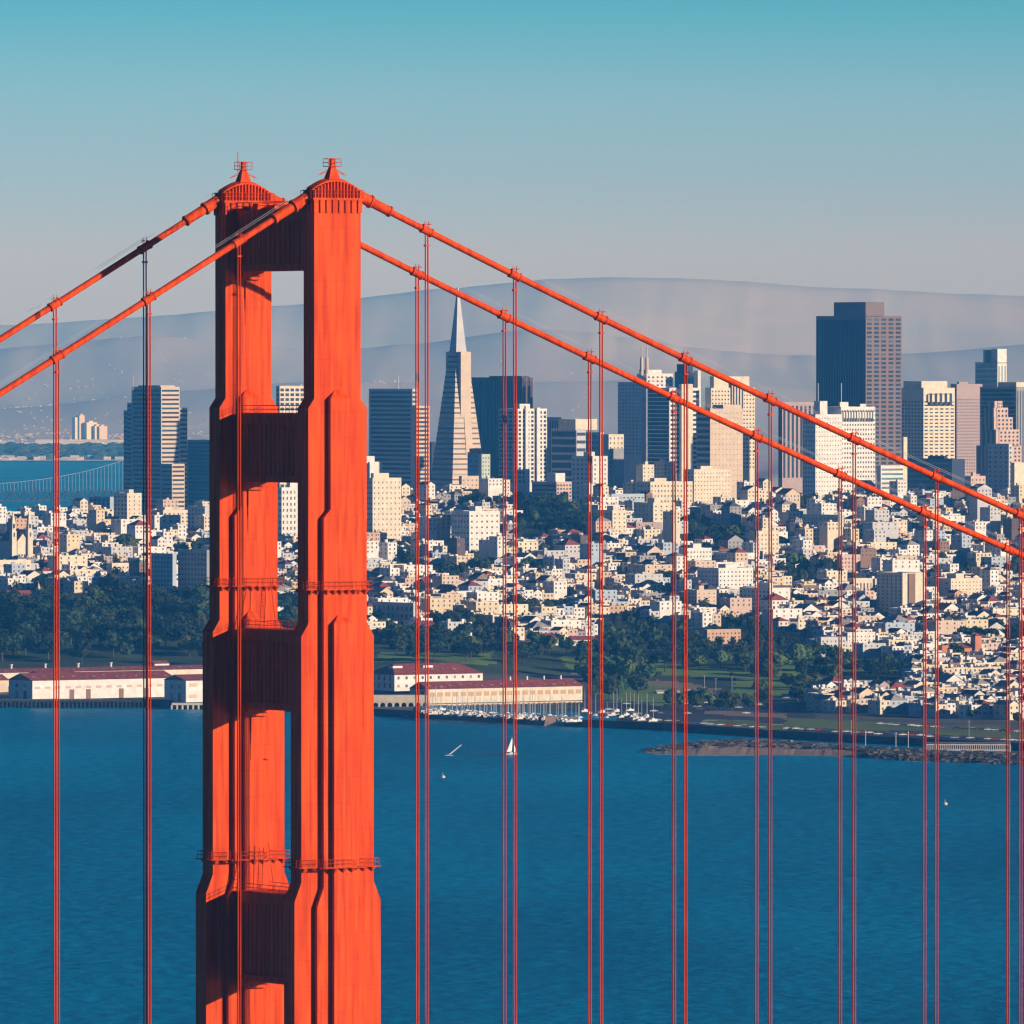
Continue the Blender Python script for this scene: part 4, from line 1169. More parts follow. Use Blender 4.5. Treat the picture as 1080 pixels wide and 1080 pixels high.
for px in (18, 53, 87, 121):
    q = MB(); u = (px + 60) / (kx(6010) * .829); zr_ = zat(707, 6010); q.tube([(u, 10, zr_ - .5), (u, 10, zr_ + 2)], .7, 'white', 8); q.tube([(u, 10, zr_ + 2), (u, 10, zr_ + 2.5)], 1.1, 'white', 8); q.obj('vent', t)
shed('two storey cream shed on arches touching the left edge of the tower', 196, 240, 712, 718, 742, 5860, 'white', 24, PA, nwin=3, floors=2, ww=.5, wh=.3)
shed('cream shed half cut off at the left picture edge beside the pier', -70, 6, 713, 719, 738, 5960, 'sand', 16, PA, nwin=8, left=False)
shed('small red roofed hut on top of the slope behind the pier shed', 163, 178, 697, 700, 704, 6120, 'white', 8, PA, nwin=0, left=False, name='hut')
shed('low white hall with red roof between the two long pier sheds', 40, 78, 708, 710, 714, 5990, 'white', 10, PA, nwin=0, left=False, name='hut')
MA = R(20)
t, ro, L = shed('three storey white barracks with dark red hipped roof right of the tower', 416, 509, 701, 712, 729, 5980, 'white', 30, R(34), left=False, nwin=11, floors=2, hip=9, winm='glass', ww=.25, wh=.35, lm='the white barracks with red roof', name='barracks')
for i in range(5): 
    for j in (0, 1): link('window', cube_mesh('glass'), t, (-.12, 4 + i * 6, zat(726 - 8 * j, 5980)), sc=(.24, 1.6, 3))
for px in (428, 460):
    q = MB(); u = (px - 416) / (kx(5980) * .829); q.box(u - 3.5, u + 3.5, 9, 14, zat(708, 5980), zat(703, 5980), 'white', 'redtile'); q.obj('dormer', ro)
t, ro, L = shed('long cream pier shed with dark red roof and garage windows, right of the tower', 452, 615, 719.5, 727, 742, 5810, 'cream', 20, R(34), nwin=20, winm='tan', ww=.68, wh=.3, lm='the right cream pier shed')
for px in (548, 566, 584, 602):
    q = MB(); u = (px - 452) / (kx(5810) * .829); zr_ = zat(719.5, 5810); q.tube([(u, 10, zr_ - .5), (u, 10, zr_ + 2)], .6, 'white', 8); q.obj('vent', ro)
shed('low flat white canopy roof right of the pier sheds', 610, 646, 713, 714.5, 717, 6180, 'white', 12, R(5), nwin=0, left=False, name='canopy_shelter', roofm='whiteroof')
shed('small cream hut with a pale roof in the parking lot', 693, 717, 728, 729.5, 734, 6040, 'cream', 9, R(10), nwin=0, left=False, name='hut', roofm='whiteroof')
shed('cream kiosk right of the parking lot hut', 723, 737, 727, 728.5, 734, 6030, 'cream', 8, R(10), nwin=3, left=False, name='hut', roofm='whiteroof')
shed('tiny cream kiosk with windows standing by the seawall', 744, 756, 760, 761, 766, 5560, 'cream', 4.5, R(10), nwin=4, left=False, name='kiosk', roofm='whiteroof', winm='tan')
shed('tiny white kiosk by the seawall under a hanging rope', 815, 826, 764, 765, 771, 5500, 'white', 4.5, R(10), nwin=3, left=False, name='kiosk', roofm='whiteroof', winm='tan')
shed('long flat white roofed pavilion among trees behind the shore houses', 872, 922, 718, 720, 726, 6080, 'white', 12, R(10), nwin=8, left=False, name='pavilion', roofm='whiteroof')
shed('low brown roofed pavilion left of the shore houses', 828, 850, 732, 737, 743, 5950, 'rose', 14, R(10), nwin=3, left=True, name='pavilion', roofm='grey')
shed('low pale house on the hill edge above the left wood', 92, 116, 624, 626, 632, 6480, 'cream', 9, R(20), nwin=3, left=False, name='low_house', roofm='whiteroof')
shed('red roofed house at the left edge above the wood', 5, 33, 623, 631, 636, 6520, 'pink', 9, R(20), nwin=2, left=False, name='low_house')
shed('red roofed white lodge at the top of the park', 604, 628, 671, 675, 681, 6460, 'white', 10, R(20), nwin=5, left=False, name='lodge', winm='glass')
shed('red roofed white lodge left of the park lawn, among dark trees', 524, 548, 666, 672, 680, 6420, 'white', 10, R(20), nwin=4, left=False, name='lodge', hip=4, winm='glass')
shed('small red roofed white villa right of the two ropes, in trees', 566, 589, 668, 673, 681, 6420, 'white', 10, R(20), nwin=4, left=False, name='lodge', hip=4, winm='glass')
shed('cream villa with a gable among trees right of the tower', 441, 458, 655, 659, 672, 6450, 'cream', 9, R(20), nwin=3, left=True, name='villa', floors=2, winm='glass')

# quay of the left piers with arches, and the quay wall of the right shed
def quay(label, xl, xr, Y, ytop, ybot, n, m, depth=24):
    k = kx(Y); x0, x1 = (xl - 540) / k, (xr - 540) / k
    t = thing('quay', label, 'quay', (x0, Y, 0), 0, 'quays under the sheds')
    L = x1 - x0; zt = zat(ytop, Y); zb = -1
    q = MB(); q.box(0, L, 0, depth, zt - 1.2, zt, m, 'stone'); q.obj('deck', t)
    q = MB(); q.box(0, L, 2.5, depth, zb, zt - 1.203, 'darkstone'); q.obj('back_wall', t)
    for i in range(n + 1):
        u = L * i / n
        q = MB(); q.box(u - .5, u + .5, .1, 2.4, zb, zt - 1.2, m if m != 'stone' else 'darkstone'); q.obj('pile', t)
    return t
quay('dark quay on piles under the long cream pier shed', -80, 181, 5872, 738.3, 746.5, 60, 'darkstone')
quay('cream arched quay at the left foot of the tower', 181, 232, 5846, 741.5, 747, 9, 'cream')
def arcade():
    Y = 5790; k = kx(Y); t = thing('arcade', 'cream arcade wall with arches at the right foot of the tower', 'arcade', ((385 - 540) / k, Y, 0), 0, lm='the cream arcade', at=(420, 740))
    L = (452 - 385) / k; zt = zat(733, Y); zm = zat(741, Y); zb = 3
    q = MB(); q.box(0, L, 0, 12, zm, zt, 'cream', 'stone'); q.obj('parapet', t)
    n = 9
    for i in range(n + 1):
        u = L * i / n
        q = MB(); q.box(u - .6, u + .6, .2, 3, zb, zm - .003, 'cream'); q.obj('pillar', t)
    for i in range(n):
        u0 = L * i / n + .6; u1 = L * (i + 1) / n - .6; r = (u1 - u0) / 2
        q = MB()
        for j in range(8):
            a0 = math.pi * j / 8; a1 = math.pi * (j + 1) / 8; c = (u0 + u1) / 2
            z_ = zm - r - .1
            q.quad((c - r * math.cos(a0), .3, z_ + r * math.sin(a0)), (c - r * math.cos(a1), .3, z_ + r * math.sin(a1)), (c - r * math.cos(a1), .3, zm), (c - r * math.cos(a0), .3, zm), 'cream')
        q.obj('arch', t)
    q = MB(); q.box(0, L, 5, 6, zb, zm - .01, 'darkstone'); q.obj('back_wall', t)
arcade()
shed('narrow plinth arcade under the right cream pier shed', 452, 615, 742.5, 742.7, 750, 5795, 'sand', 6, R(34), left=False, nwin=30, name='arcade_hall', roofm='stone', winm='brown', ww=.5, wh=.5)

# ------------------------------------------------------------------ trees
def crown_mesh(kind, seed):
    r = random.Random(seed); b = MB()
    clumps = []
    if kind == 'round':
        for i in range(26):
            a = r.uniform(0, 6.28); e = r.uniform(-.5, 1.2); q = r.uniform(.45, .95)
            clumps.append((math.cos(a) * math.cos(e) * q * 5.2, math.sin(a) * math.cos(e) * q * 5.2, 6.5 + math.sin(e) * q * 4.0, r.uniform(1.2, 2.2)))
        core = (4.2, 6.3, 3.4)
    elif kind == 'flat':
        for i in range(30):
            a = r.uniform(0, 6.28); q = math.sqrt(r.random()) * 7.5
            clumps.append((math.cos(a) * q, math.sin(a) * q, 8.2 + r.uniform(-1.2, 1.6) - q * .16, r.uniform(1.2, 2.3)))
        core = (5.8, 7.8, 1.6)
    else:
        for i in range(34):
            t = r.random() ** .8; a = r.uniform(0, 6.28); q = (1 - t) * 3.6 + .3
            clumps.append((math.cos(a) * q * .8, math.sin(a) * q * .8, 2.5 + t * 12.5, r.uniform(.8, 1.5) * (1.15 - t * .5)))
        core = (2.4, 7.5, 5.4)
    lm = 'leaf' if kind != 'cone' else 'leaf_dark'
    if kind == 'flat': lm = 'leaf_dark'
    if kind == 'round' and seed % 4 == 0: lm = 'leaf_light'
    n = 10
    for cx, cy, cz, cr in clumps:
        for i in range(26):
            d = Vector((r.gauss(0, 1), r.gauss(0, 1), r.gauss(0, .8))).normalized()
            c = Vector((cx, cy, cz)) + d * cr * r.uniform(.65, 1.05)
            nn = (d + Vector((r.uniform(-.7, .7), r.uniform(-.7, .7), r.uniform(-.3, .7)))).normalized()
            a = nn.orthogonal().normalized(); e = nn.cross(a); s = r.uniform(.35, .75); w = r.uniform(.6, 1)
            ph = r.uniform(0, 3.14); a2 = a * math.cos(ph) + e * math.sin(ph); e2_ = e * math.cos(ph) - a * math.sin(ph)
            b.quad(c - a2 * s - e2_ * s * w, c + a2 * s - e2_ * s * w, c + a2 * s * .7 + e2_ * s * w, c - a2 * s + e2_ * s * w * .8, lm)
    # inner mass of twigs and leaves
    rx, cz, rz_ = core; m = 8; rings = []
    for j in range(m + 1):
        e = -math.pi / 2 + math.pi * j / m; ring = []
        for i in range(10):
            a = 2 * math.pi * i / 10; q = 1 + .25 * noise.noise(Vector((math.cos(a) * 2, math.sin(a) * 2, e * 2 + seed)))
            ring.append((math.cos(a) * math.cos(e) * rx * q, math.sin(a) * math.cos(e) * rx * q, cz + math.sin(e) * rz_ * q))
        rings.append(ring)
    for j in range(m):
        for i in range(10):
            b.quad(rings[j][i], rings[j][(i + 1) % 10], rings[j + 1][(i + 1) % 10], rings[j + 1][i], lm)
    return b.mesh('crown')
def trunk_mesh(kind, seed):
    r = random.Random(seed); b = MB()
    h = {'round': 5.5, 'flat': 7, 'cone': 9}[kind]
    b.tube([(0, 0, -1.5), (.1, 0, h * .5), (0, .2, h)], [.45, .32, .15], 'bark', 7)
    for i in range(4):
        a = r.uniform(0, 6.28); l = 3.0 if kind != 'cone' else 1.3
        b.tube([(0, 0, h * .55), (math.cos(a) * l * .5, math.sin(a) * l * .5, h * .8), (math.cos(a) * l, math.sin(a) * l, h * 1.05)], [.2, .14, .06], 'bark', 5)
    return b.mesh('trunk')
PROTO = {}
for kind, ks in (('round', 4), ('flat', 3), ('cone', 2)):
    PROTO[kind] = [(crown_mesh(kind, 10 + i + ord(kind[0])), trunk_mesh(kind, i)) for i in range(ks)]
rt = random.Random(11)
NT = 0
def tree(px, py, kind='round', s=1.0, label=None, grp='trees of the park and city'):
    global NT
    p = hit(px, py); cr, tr = rt.choice(PROTO[kind])
    nm = {'round': 'broadleaf_tree', 'flat': 'cypress_tree', 'cone': 'conifer_tree'}[kind]
    t = link(nm, None, None, (p.x, p.y, p.z - .3), rt.uniform(0, 6.28), (s * rt.uniform(.9, 1.15), s * rt.uniform(.9, 1.15), s * rt.uniform(.85, 1.15)))
    t['category'] = 'tree'; t['group'] = grp
    link('trunk', tr, t); link('crown', cr, t)
    adj = {'round': 'round dark green tree', 'flat': 'flat topped cypress', 'cone': 'narrow conifer'}[kind]
    size = 'small ' if s < .8 else ('large ' if s > 1.25 else '')
    REG.append((t, px, py - 8, size + adj))
    FOOT.append((p.x, p.y, 3.0 * s))
    NT += 1
def scatter(poly, n, kinds, s0, s1):
    xs = [q[0] for q in poly]; ys = [q[1] for q in poly]; k = 0; tries = 0; pts = []
    while k < n and tries < n * 60:
        tries += 1
        x, y = rt.uniform(min(xs), max(xs)), rt.uniform(min(ys), max(ys))
        if not inpoly(x, y, poly): continue
        if any(abs(x - a) < 7 and abs(y - c) < 4 for a, c in pts) or (738 < x < 786 and 674 < y < 692): continue
        pts.append((x, y)); tree(x, y, rt.choice(kinds), rt.uniform(s0, s1)); k += 1
scatter([(-8, 645), (60, 640), (140, 636), (220, 634), (220, 702), (-8, 702)], 84, ['round', 'round', 'flat'], 1.0, 1.6)
scatter([(286, 640), (324, 640), (324, 700), (286, 700)], 9, ['round', 'flat'], 1.0, 1.4)
scatter([(395, 672), (620, 684), (620, 702), (395, 698)], 30, ['round', 'flat'], .8, 1.25)
scatter([(396, 655), (440, 668), (520, 672), (520, 684), (396, 680)], 11, ['round'], .7, 1.1)
scatter([(612, 708), (690, 712), (700, 742), (618, 738)], 14, ['round'], 1.0, 1.5)
scatter([(640, 668), (740, 676), (860, 692), (860, 712), (770, 704), (715, 714), (640, 690)], 30, ['round', 'flat', 'round'], .9, 1.4)
scatter([(700, 738), (810, 742), (800, 752), (702, 748)], 13, ['round'], .7, 1.0)
scatter([(855, 700), (960, 706), (950, 722), (855, 722)], 16, ['round', 'flat'], .8, 1.2)
scatter([(770, 706), (870, 716), (870, 742), (805, 738)], 12, ['round'], .8, 1.2)
scatter([(545, 532), (600, 534), (620, 545), (620, 566), (545, 566)], 20, ['round', 'flat'], .8, 1.2)
scatter([(480, 588), (500, 588), (534, 618), (520, 624)], 7, ['round'], .8, 1.1)
scatter([(395, 590), (440, 585), (440, 604), (395, 604)], 7, ['round'], .8, 1.1)
scatter([(545, 592), (600, 596), (600, 612), (545, 612)], 7, ['round'], .8, 1.1)
scatter([(640, 575), (700, 570), (705, 590), (645, 596)], 7, ['round'], .8, 1.1)
scatter([(726, 578), (756, 572), (790, 576), (795, 586), (728, 588)], 8, ['flat', 'round'], 1.1, 1.6)
scatter([(40, 604), (90, 604), (90, 618), (40, 618)], 8, ['round'], .9, 1.3)
scatter([(1000, 672), (1080, 672), (1080, 694), (1040, 694)], 6, ['flat'], .9, 1.3)
scatter([(930, 742), (1085, 756), (1085, 764), (930, 752)], 10, ['round'], .5, .8)
for x, y, k, s in [(133, 588, 'round', 1.7), (190, 600, 'round', 1.1), (841, 582, 'cone', 1.2), (838, 600, 'round', 1.3), (828, 612, 'round', 1), (775, 640, 'round', 1.0),
                   (690, 545, 'round', .9), (495, 536, 'flat', 1.0), (528, 540, 'round', 1.0), (550, 528, 'round', 1.2), (992, 598, 'round', 1.2), (1002, 596, 'round', 1.0), (946, 588, 'round', .9),
                   (612, 700, 'cone', .8), (668, 702, 'round', 1.3), (1010, 700, 'round', 1.1)]:
    tree(x, y, k, s)

# ------------------------------------------------------------------ houses
rh = random.Random(23)
WALLS = ['white'] * 16 + ['cream'] * 10 + ['sand'] * 3 + ['beige'] * 4 + ['palegrey'] * 5 + ['pink', 'yellow', 'paleblue', 'paleblue', 'rose', 'tan', 'grey', 'grey', 'brown', 'darkbrown']
CNAME = {'white': 'white', 'cream': 'cream', 'sand': 'sandy', 'beige': 'beige', 'palegrey': 'pale grey', 'pink': 'pinkish', 'yellow': 'yellowish', 'paleblue': 'pale blue', 'rose': 'mauve', 'tan': 'tan', 'grey': 'grey', 'mint': 'mint green', 'orange': 'orange', 'brown': 'brown', 'darkbrown': 'dark brown'}
def house_parts(w, d, h, roofk, wall, rng):
    """returns (walls MB, roof MB, window rects) in local coordinates: x along the street, y depth"""
    a = MB(); r = MB(); wins = []
    if roofk == 'flat':
        wallbox(a, 0, w, 0, d, -7, h, wall, 'gravel', .5)
        rm = rng.choice(['gravel', 'tar', 'whiteroof', 'whiteroof'])
        r.box(.4, w - .4, .4, d - .4, h - .48, h - .4, rm)
        u = rng.uniform(.1, .5) * w
        r.box(u, u + 2.0, d * .4, d * .6, h - .41, h + rng.uniform(1.0, 2.2), wall, rm)
        for _ in range(rng.choice((1, 2, 3))):
            u = rng.uniform(.08, .85) * w; v = rng.uniform(.05, .85) * d; q_ = rng.uniform(.3, .7)
            r.box(u, u + q_, v, v + q_, h - .41, h + rng.uniform(.4, 1.5), rng.choice(['steel', 'brown', 'white', 'tar']))
    else:
        rm = rng.choice(['redtile', 'tar', 'gravel', 'gravel', 'redtile'])
        a.box(0, w, 0, d, -7, h, wall)
        hr = h + min(w, d) * .32
        if roofk == 'gable':
            r.quad((-.3, -.4, h - .1), (w / 2, -.4, hr), (w / 2, d + .4, hr), (-.3, d + .4, h - .1), rm)
            r.quad((w + .3, -.4, h - .1), (w + .3, d + .4, h - .1), (w / 2, d + .4, hr), (w / 2, -.4, hr), rm)
            a.tri((0, 0, h), (w, 0, h), (w / 2, 0, hr - .2), wall); a.tri((w, d, h), (0, d, h), (w / 2, d, hr - .2), wall)
        else:
            m = .4; c = [(-m, -m, h), (w + m, -m, h), (w + m, d + m, h), (-m, d + m, h)]; e = [(w / 2, d * .35, hr), (w / 2, d * .65, hr)]
            r.tri(c[0], c[1], e[0], rm); r.quad(c[1], c[2], e[1], e[0], rm); r.tri(c[2], c[3], e[1], rm); r.quad(c[3], c[0], e[0], e[1], rm)
    nf = max(2, int(h / 3.1)); nx = 2 if w < 9 else (3 if w < 13 else 4)
    for f in range(nf):
        z = h - (f + 1) * 3.0 + .6
        if z < .3: continue
        for i in range(nx):
            u = w * (i + .5) / nx; wins.append(('W', u - .55, u + .55, z, z + 1.35))
        ny = max(2, int(d / 6))
        for i in range(ny):
            v = d * (i + .5) / ny; wins.append(('N', v - .5, v + .5, z, z + 1.3))
    return a, r, wins
# candidate plots in the street grid
plots = []
c0 = Vector((0, 7000))
def proj_lot(U, V):
    X = U * cu - V * cv; Y = 7000 + U * cv + V * cu
    return X, Y
BAN = WOODS + LAWNS + PATHS + [[(590, 684), (720, 686), (720, 740), (590, 740)], [(560, 680), (860, 700), (860, 760), (560, 760)]]
V = -2300.0
row = 0
while V < 1600:
    dep = rh.uniform(10, 14)
    U = -1500.0 + rh.uniform(0, 20); blk = 0
    while U < 1500:
        w = rh.choice([6, 7, 7.5, 7.5, 8, 9, 11, 14]) if row % 5 else rh.choice([8, 10, 14, 18, 24])
        if blk > 115: U += 17; blk = 0
        X, Y = proj_lot(U, V)
        U += w + (.25 if rh.random() < .8 else rh.uniform(2, 5)); blk += w
        if Y < 5560 or Y > 8250: continue
        if rh.random() < .10: continue
        px, py = proj(X, Y, gz(X, Y))
        if px < -25 or px > 1105: continue
        if Y < 6330 and px < 800: continue
        if px >= 780 and Y < 6330 and py > 753 - (0 if px < 900 else -9 * (px - 900) / 180.0): continue
        if px < 838 and Y < 6330: continue
        if any(inpoly(px, py, q) for q in BAN): continue
        cxx, cyy = X + (w * cu - dep * cv) / 2, Y + (w * cv + dep * cu) / 2
        rr_ = max(w, dep) / 2
        if any((cxx - a) ** 2 + (cyy - b_) ** 2 < (r_ + rr_ * .55) ** 2 for a, b_, r_ in FOOT): continue
        big = w > 14
        h = rh.uniform(6.5, 10) if not big else rh.uniform(9, 15)
        if Y < 6500: h = rh.uniform(6.5, 9.5)
        if Y > 7150 and rh.random() < .10: h = rh.uniform(12, 22)
        if noise.noise(Vector((px * .022, py * .055, 1))) > .20 and Y > 6450: continue
        if rh.random() < .04 and Y > 6700: h *= rh.uniform(1.3, 1.9)
        rk = 'flat' if (big or rh.random() < .80) else rh.choice(['gable', 'hip'])
        plots.append((X, Y, w, dep, h, rk, rh.choice(WALLS), px, py, CA + R(rh.uniform(-1.2, 1.2))))
    V += dep + (7 if row % 2 else 16) ; row += 1
plots.sort(key=lambda q: -(q[2] + q[3] * .6) * (q[4]) / q[1] ** 2 * (1.0 + .0 * q[0]))
NIND = 285
lim = [p for p in plots if 0 < p[7] < 1080]
# hidden behind the orange tower: leave to the mass
show = [p for p in lim if not (205 < p[7] < 285 or 318 < p[7] < 392)]
near = sorted(show, key=lambda q: q[1])[:130]
ids = set(id(p) for p in near)
for p in show:
    if len(ids) >= NIND: break
    ids.add(id(p))
mass = MB()
def tf_for(X, Y, z, a):
    ca, sa = math.cos(a), math.sin(a)
    return lambda q: (X + q[0] * ca - q[1] * sa, Y + q[0] * sa + q[1] * ca, z + q[2])
for p in plots:
    X, Y, w, d, h, rk, wall, px, py, a = p
    z = min(gz(X, Y), gz(X + w * cu, Y + w * cv)) + .3
    A, Rf, wins = house_parts(w, d, h, rk, wall, rh)
    if id(p) in ids:
        t = thing('house', None, 'house', (X, Y, z), a, 'houses on the hillside')
        A.obj('walls', t); Rf.obj('roof', t)
        k = 0
        for fc, u0, u1, z0, z1 in wins:
            if fc == 'N' and k > 8: continue
            if fc == 'W': link('window', cube_mesh('glass'), t, (u0, -.1, z0), sc=(u1 - u0, .2, z1 - z0))
            else: link('window', cube_mesh('glass'), t, (-.1, u0, z0), sc=(.2, u1 - u0, z1 - z0))
            k += 1
            if k >= 10: break
        sz = 'wide ' if w > 14 else ('tall ' if h > 11.5 else ('small ' if w < 9 else ''))
        rn = {'flat': 'flat roofed', 'gable': 'gabled', 'hip': 'hip roofed'}[rk]
        REG.append((t, px, py - h * F / Y / 2, f'{sz}{CNAME[wall]} {rn} house'))
    else:
        tf = tf_for(X, Y, z, a)
        for src in (A, Rf):
            base = len(mass.v); mass.v += [tf(v) for v in src.v]
            for f, m in zip(src.f, src.m): mass.f.append(tuple(base + i for i in f)); mass.m.append(mass.mi(src.mats[m]))
        for fc, u0, u1, z0, z1 in wins[:12]:
            if fc == 'W': mass.quad(tf((u0, -.12, z0)), tf((u1, -.12, z0)), tf((u1, -.12, z1)), tf((u0, -.12, z1)), 'glass')
            else: mass.quad(tf((-.12, u1, z0)), tf((-.12, u0, z0)), tf((-.12, u0, z1)), tf((-.12, u1, z1)), 'glass')
tag(mass.obj('hillside_houses'), 'dense mass of small pale houses covering the city hillside', 'houses', kind='stuff')
# garden and street greenery between the houses
gb = MB()
for i in range(6000):
    px = rh.uniform(-10, 1090); py = rh.uniform(525, 735)
    nz_ = noise.noise(Vector((px * .022, py * .055, 1)))
    if nz_ < .20 and rh.random() < .72: continue
    p = hit(px, py)
    if p.y < 6330: continue
    if any((p.x - a) ** 2 + (p.y - b_) ** 2 < (r_ * .8) ** 2 for a, b_, r_ in FOOT if r_ > 8): continue
    r0 = rh.uniform(2.2, 5.0) if nz_ > .20 else rh.uniform(1.8, 3.8)
    zc = r0 * rh.uniform(.9, 1.5); lm = rh.choice(['leaf', 'leaf', 'leaf_dark', 'leaf_light'])
    for j in range(34):
        d = Vector((rh.gauss(0, 1), rh.gauss(0, 1), rh.gauss(.25, .9))).normalized()
        c = Vector(p) + d * r0 * rh.uniform(.7, 1.1) + Vector((0, 0, zc)); s = rh.uniform(.5, 1.1)
        nn = (d + Vector((rh.uniform(-.6, .6), rh.uniform(-.6, .6), .3))).normalized(); a = nn.orthogonal().normalized(); e = nn.cross(a)
        gb.quad(c - a * s - e * s, c + a * s - e * s, c + a * s + e * s, c - a * s + e * s, lm)
    k = len(gb.v); q6 = 6
    for j in range(q6):
        a0 = 2 * math.pi * j / q6; a1 = 2 * math.pi * (j + 1) / q6; rr1 = r0 * .8
        c0_ = Vector(p); gb.quad(c0_ + Vector((math.cos(a0) * rr1 * .6, math.sin(a0) * rr1 * .6, 0)), c0_ + Vector((math.cos(a1) * rr1 * .6, math.sin(a1) * rr1 * .6, 0)),
            c0_ + Vector((math.cos(a1) * rr1, math.sin(a1) * rr1, zc)), c0_ + Vector((math.cos(a0) * rr1, math.sin(a0) * rr1, zc)), lm)
        gb.tri(c0_ + Vector((math.cos(a0) * rr1, math.sin(a0) * rr1, zc)), c0_ + Vector((math.cos(a1) * rr1, math.sin(a1) * rr1, zc)), c0_ + Vector((0, 0, zc + r0 * .85)), lm)
tag(gb.obj('garden_greenery'), 'dense dark green gardens and street trees between the hillside houses', 'greenery', kind='stuff')

# ------------------------------------------------------------------ cars
def car_proto(m):
    b = MB()
    prof = [(-2.2, .35), (-2.25, .8), (-1.3, .95), (1.4, .95), (2.2, .8), (2.25, .35)]
    n = len(prof)
    for s in (-.85, .85): pass
    for (x0, z0), (x1, z1) in zip(prof, prof[1:]): b.quad((x0, -.87, z0), (x0, .87, z0), (x1, .87, z1), (x1, -.87, z1), m)
    b.quad((-2.2, -.87, .35), (2.25, -.87, .35), (2.25, .87, .35), (-2.2, .87, .35), m)
    for s in (-.87, .87):
        i = len(b.v); b.v += [(x, s, z) for x, z in prof]; b.f.append(tuple(range(i, i + n))); b.m.append(b.mi(m))
    body = b.mesh('body')
    c = MB(); c.frustum((-1.5, 1.5, -.8, .8), .93, (-.85, 1.0, -.66, .66), 1.42, 'glass'); c.box(-.83, .98, -.64, .64, 1.421, 1.46, m); cab = c.mesh('cabin')
    return body, cab
w_ = MB(); w_.tube([(0, -.1, 0), (0, .1, 0)], .33, 'blacktyre', 10); WHEEL = w_.mesh('wheel')
mat('car_red', (.5, .03, .03), rough=.3, spec=.5); mat('car_silver', (.55, .56, .58), rough=.3, spec=.5); mat('car_black', (.03, .03, .035), rough=.3, spec=.5); mat('car_blue', (.05, .12, .3), rough=.3, spec=.5); mat('car_white', (.82, .82, .8), rough=.3, spec=.5)
CP = {c: car_proto('car_' + c) for c in ('white', 'silver', 'red', 'black', 'blue')}
rc = random.Random(5)
def car(px, py, col=None, a=None):
    col = col or rc.choice(['white', 'white', 'white', 'silver', 'silver', 'black', 'red', 'blue'])
    p = hit(px, py); a = rc.uniform(-.1, .1) if a is None else a
    t = thing('parked_car', None, 'car', (p.x, p.y, p.z + .02), a, 'cars parked along the waterfront')
    link('body', CP[col][0], t); link('cabin', CP[col][1], t)
    for x in (-1.35, 1.4):
        for y in (-.8, .8): link('wheel', WHEEL, t, (x, y, .34))
    REG.append((t, px, py, f'{col} car parked'))
for i in range(30): car(830 + i * 8.8 + rc.uniform(-1.5, 1.5), seay(830 + i * 8.8) - 9.5 + rc.uniform(-.4, .4))
for i in range(22): car(612 + i * 9.2 + rc.uniform(-2, 2), seay(612 + i * 9.2) - 8.5 + rc.uniform(-1, .5))
for i in range(44): car(rc.uniform(636, 870), rc.uniform(737, 754))
for i in range(20): car(930 + i * 8 + rc.uniform(-2, 2), 764.5 + i * .45 + rc.uniform(-.3, .3))


# ------------------------------------------------------------------ boats
def boat_meshes():
    b = MB(); L = 9.0; sec = []
    for x, w, z in ((-4.2, .95, 1.0), (-2, 1.35, .95), (0.5, 1.4, 1.0), (3, .8, 1.15), (4.6, .05, 1.35)):
        sec.append([(x, -w, z), (x, -w * .7, .1), (x, 0, -.35), (x, w * .7, .1), (x, w, z)])
    for s, t in zip(sec, sec[1:]):
        for i in range(4): b.quad(s[i], s[i + 1], t[i + 1], t[i], 'white')
        b.quad(s[4], s[0], t[0], t[4], 'whiteroof')
    i = len(b.v); b.v += sec[0]; b.f.append((i, i + 1, i + 2, i + 3, i + 4)); b.m.append(b.mi('white'))
    hull = b.mesh('hull')
    b = MB(); b.frustum((-1.5, 2.0, -.85, .85), .95, (-1.2, 1.4, -.6, .6), 1.6, 'white'); cab = b.mesh('cabin')
    b = MB(); b.tube([(.9, 0, .9), (.9, 0, 12.5)], [.16, .10], 'steel', 6); mast = b.mesh('mast')
    b = MB(); b.tube([(.8, 0, 2.2), (-3.4, 0, 2.1)], .22, 'blueglass', 6); boom = b.mesh('sail_cover')
    return hull, cab, mast, boom
HB = boat_meshes()
def boat(px, py, a, s):
    Y = F * 197 / (py - HOR); X = (px - 540) * Y / F
    t = thing('moored_sailboat', None, 'sailboat', (X, Y, 3.6), a, 'sailboats moored in the marina')
    t.scale = (s, s, s)
    for nm, m in zip(('hull', 'cabin', 'mast', 'sail_cover'), HB): link(nm, m, t)
    REG.append((t, px, py - 4, 'white sailboat with bare mast moored' if s > .9 else 'small white sailboat moored'))
rb = random.Random(9)
MB_ = []
while len(MB_) < 88:
    px = rb.uniform(448, 612); py = rb.uniform(seay(px) - 8, seay(px) - 3.5)
    if any(abs(px - a) < 2.6 and abs(py - c) < .9 for a, c in MB_): continue
    MB_.append((px, py))
for px, py in MB_: boat(px, py, rb.choice([1.2, -1.9, .9]) + rb.uniform(-.3, .3), rb.uniform(.7, 1.15))
for px, py in [(628, 757), (640, 759), (646, 756), (655, 758), (660, 756), (668, 757), (672, 760), (622, 754), (634, 753), (676, 761), (682, 758), (688, 762), (650, 752), (664, 751), (616, 752)]: boat(px, py, rb.uniform(.8, 1.4), rb.uniform(.65, 1.15))
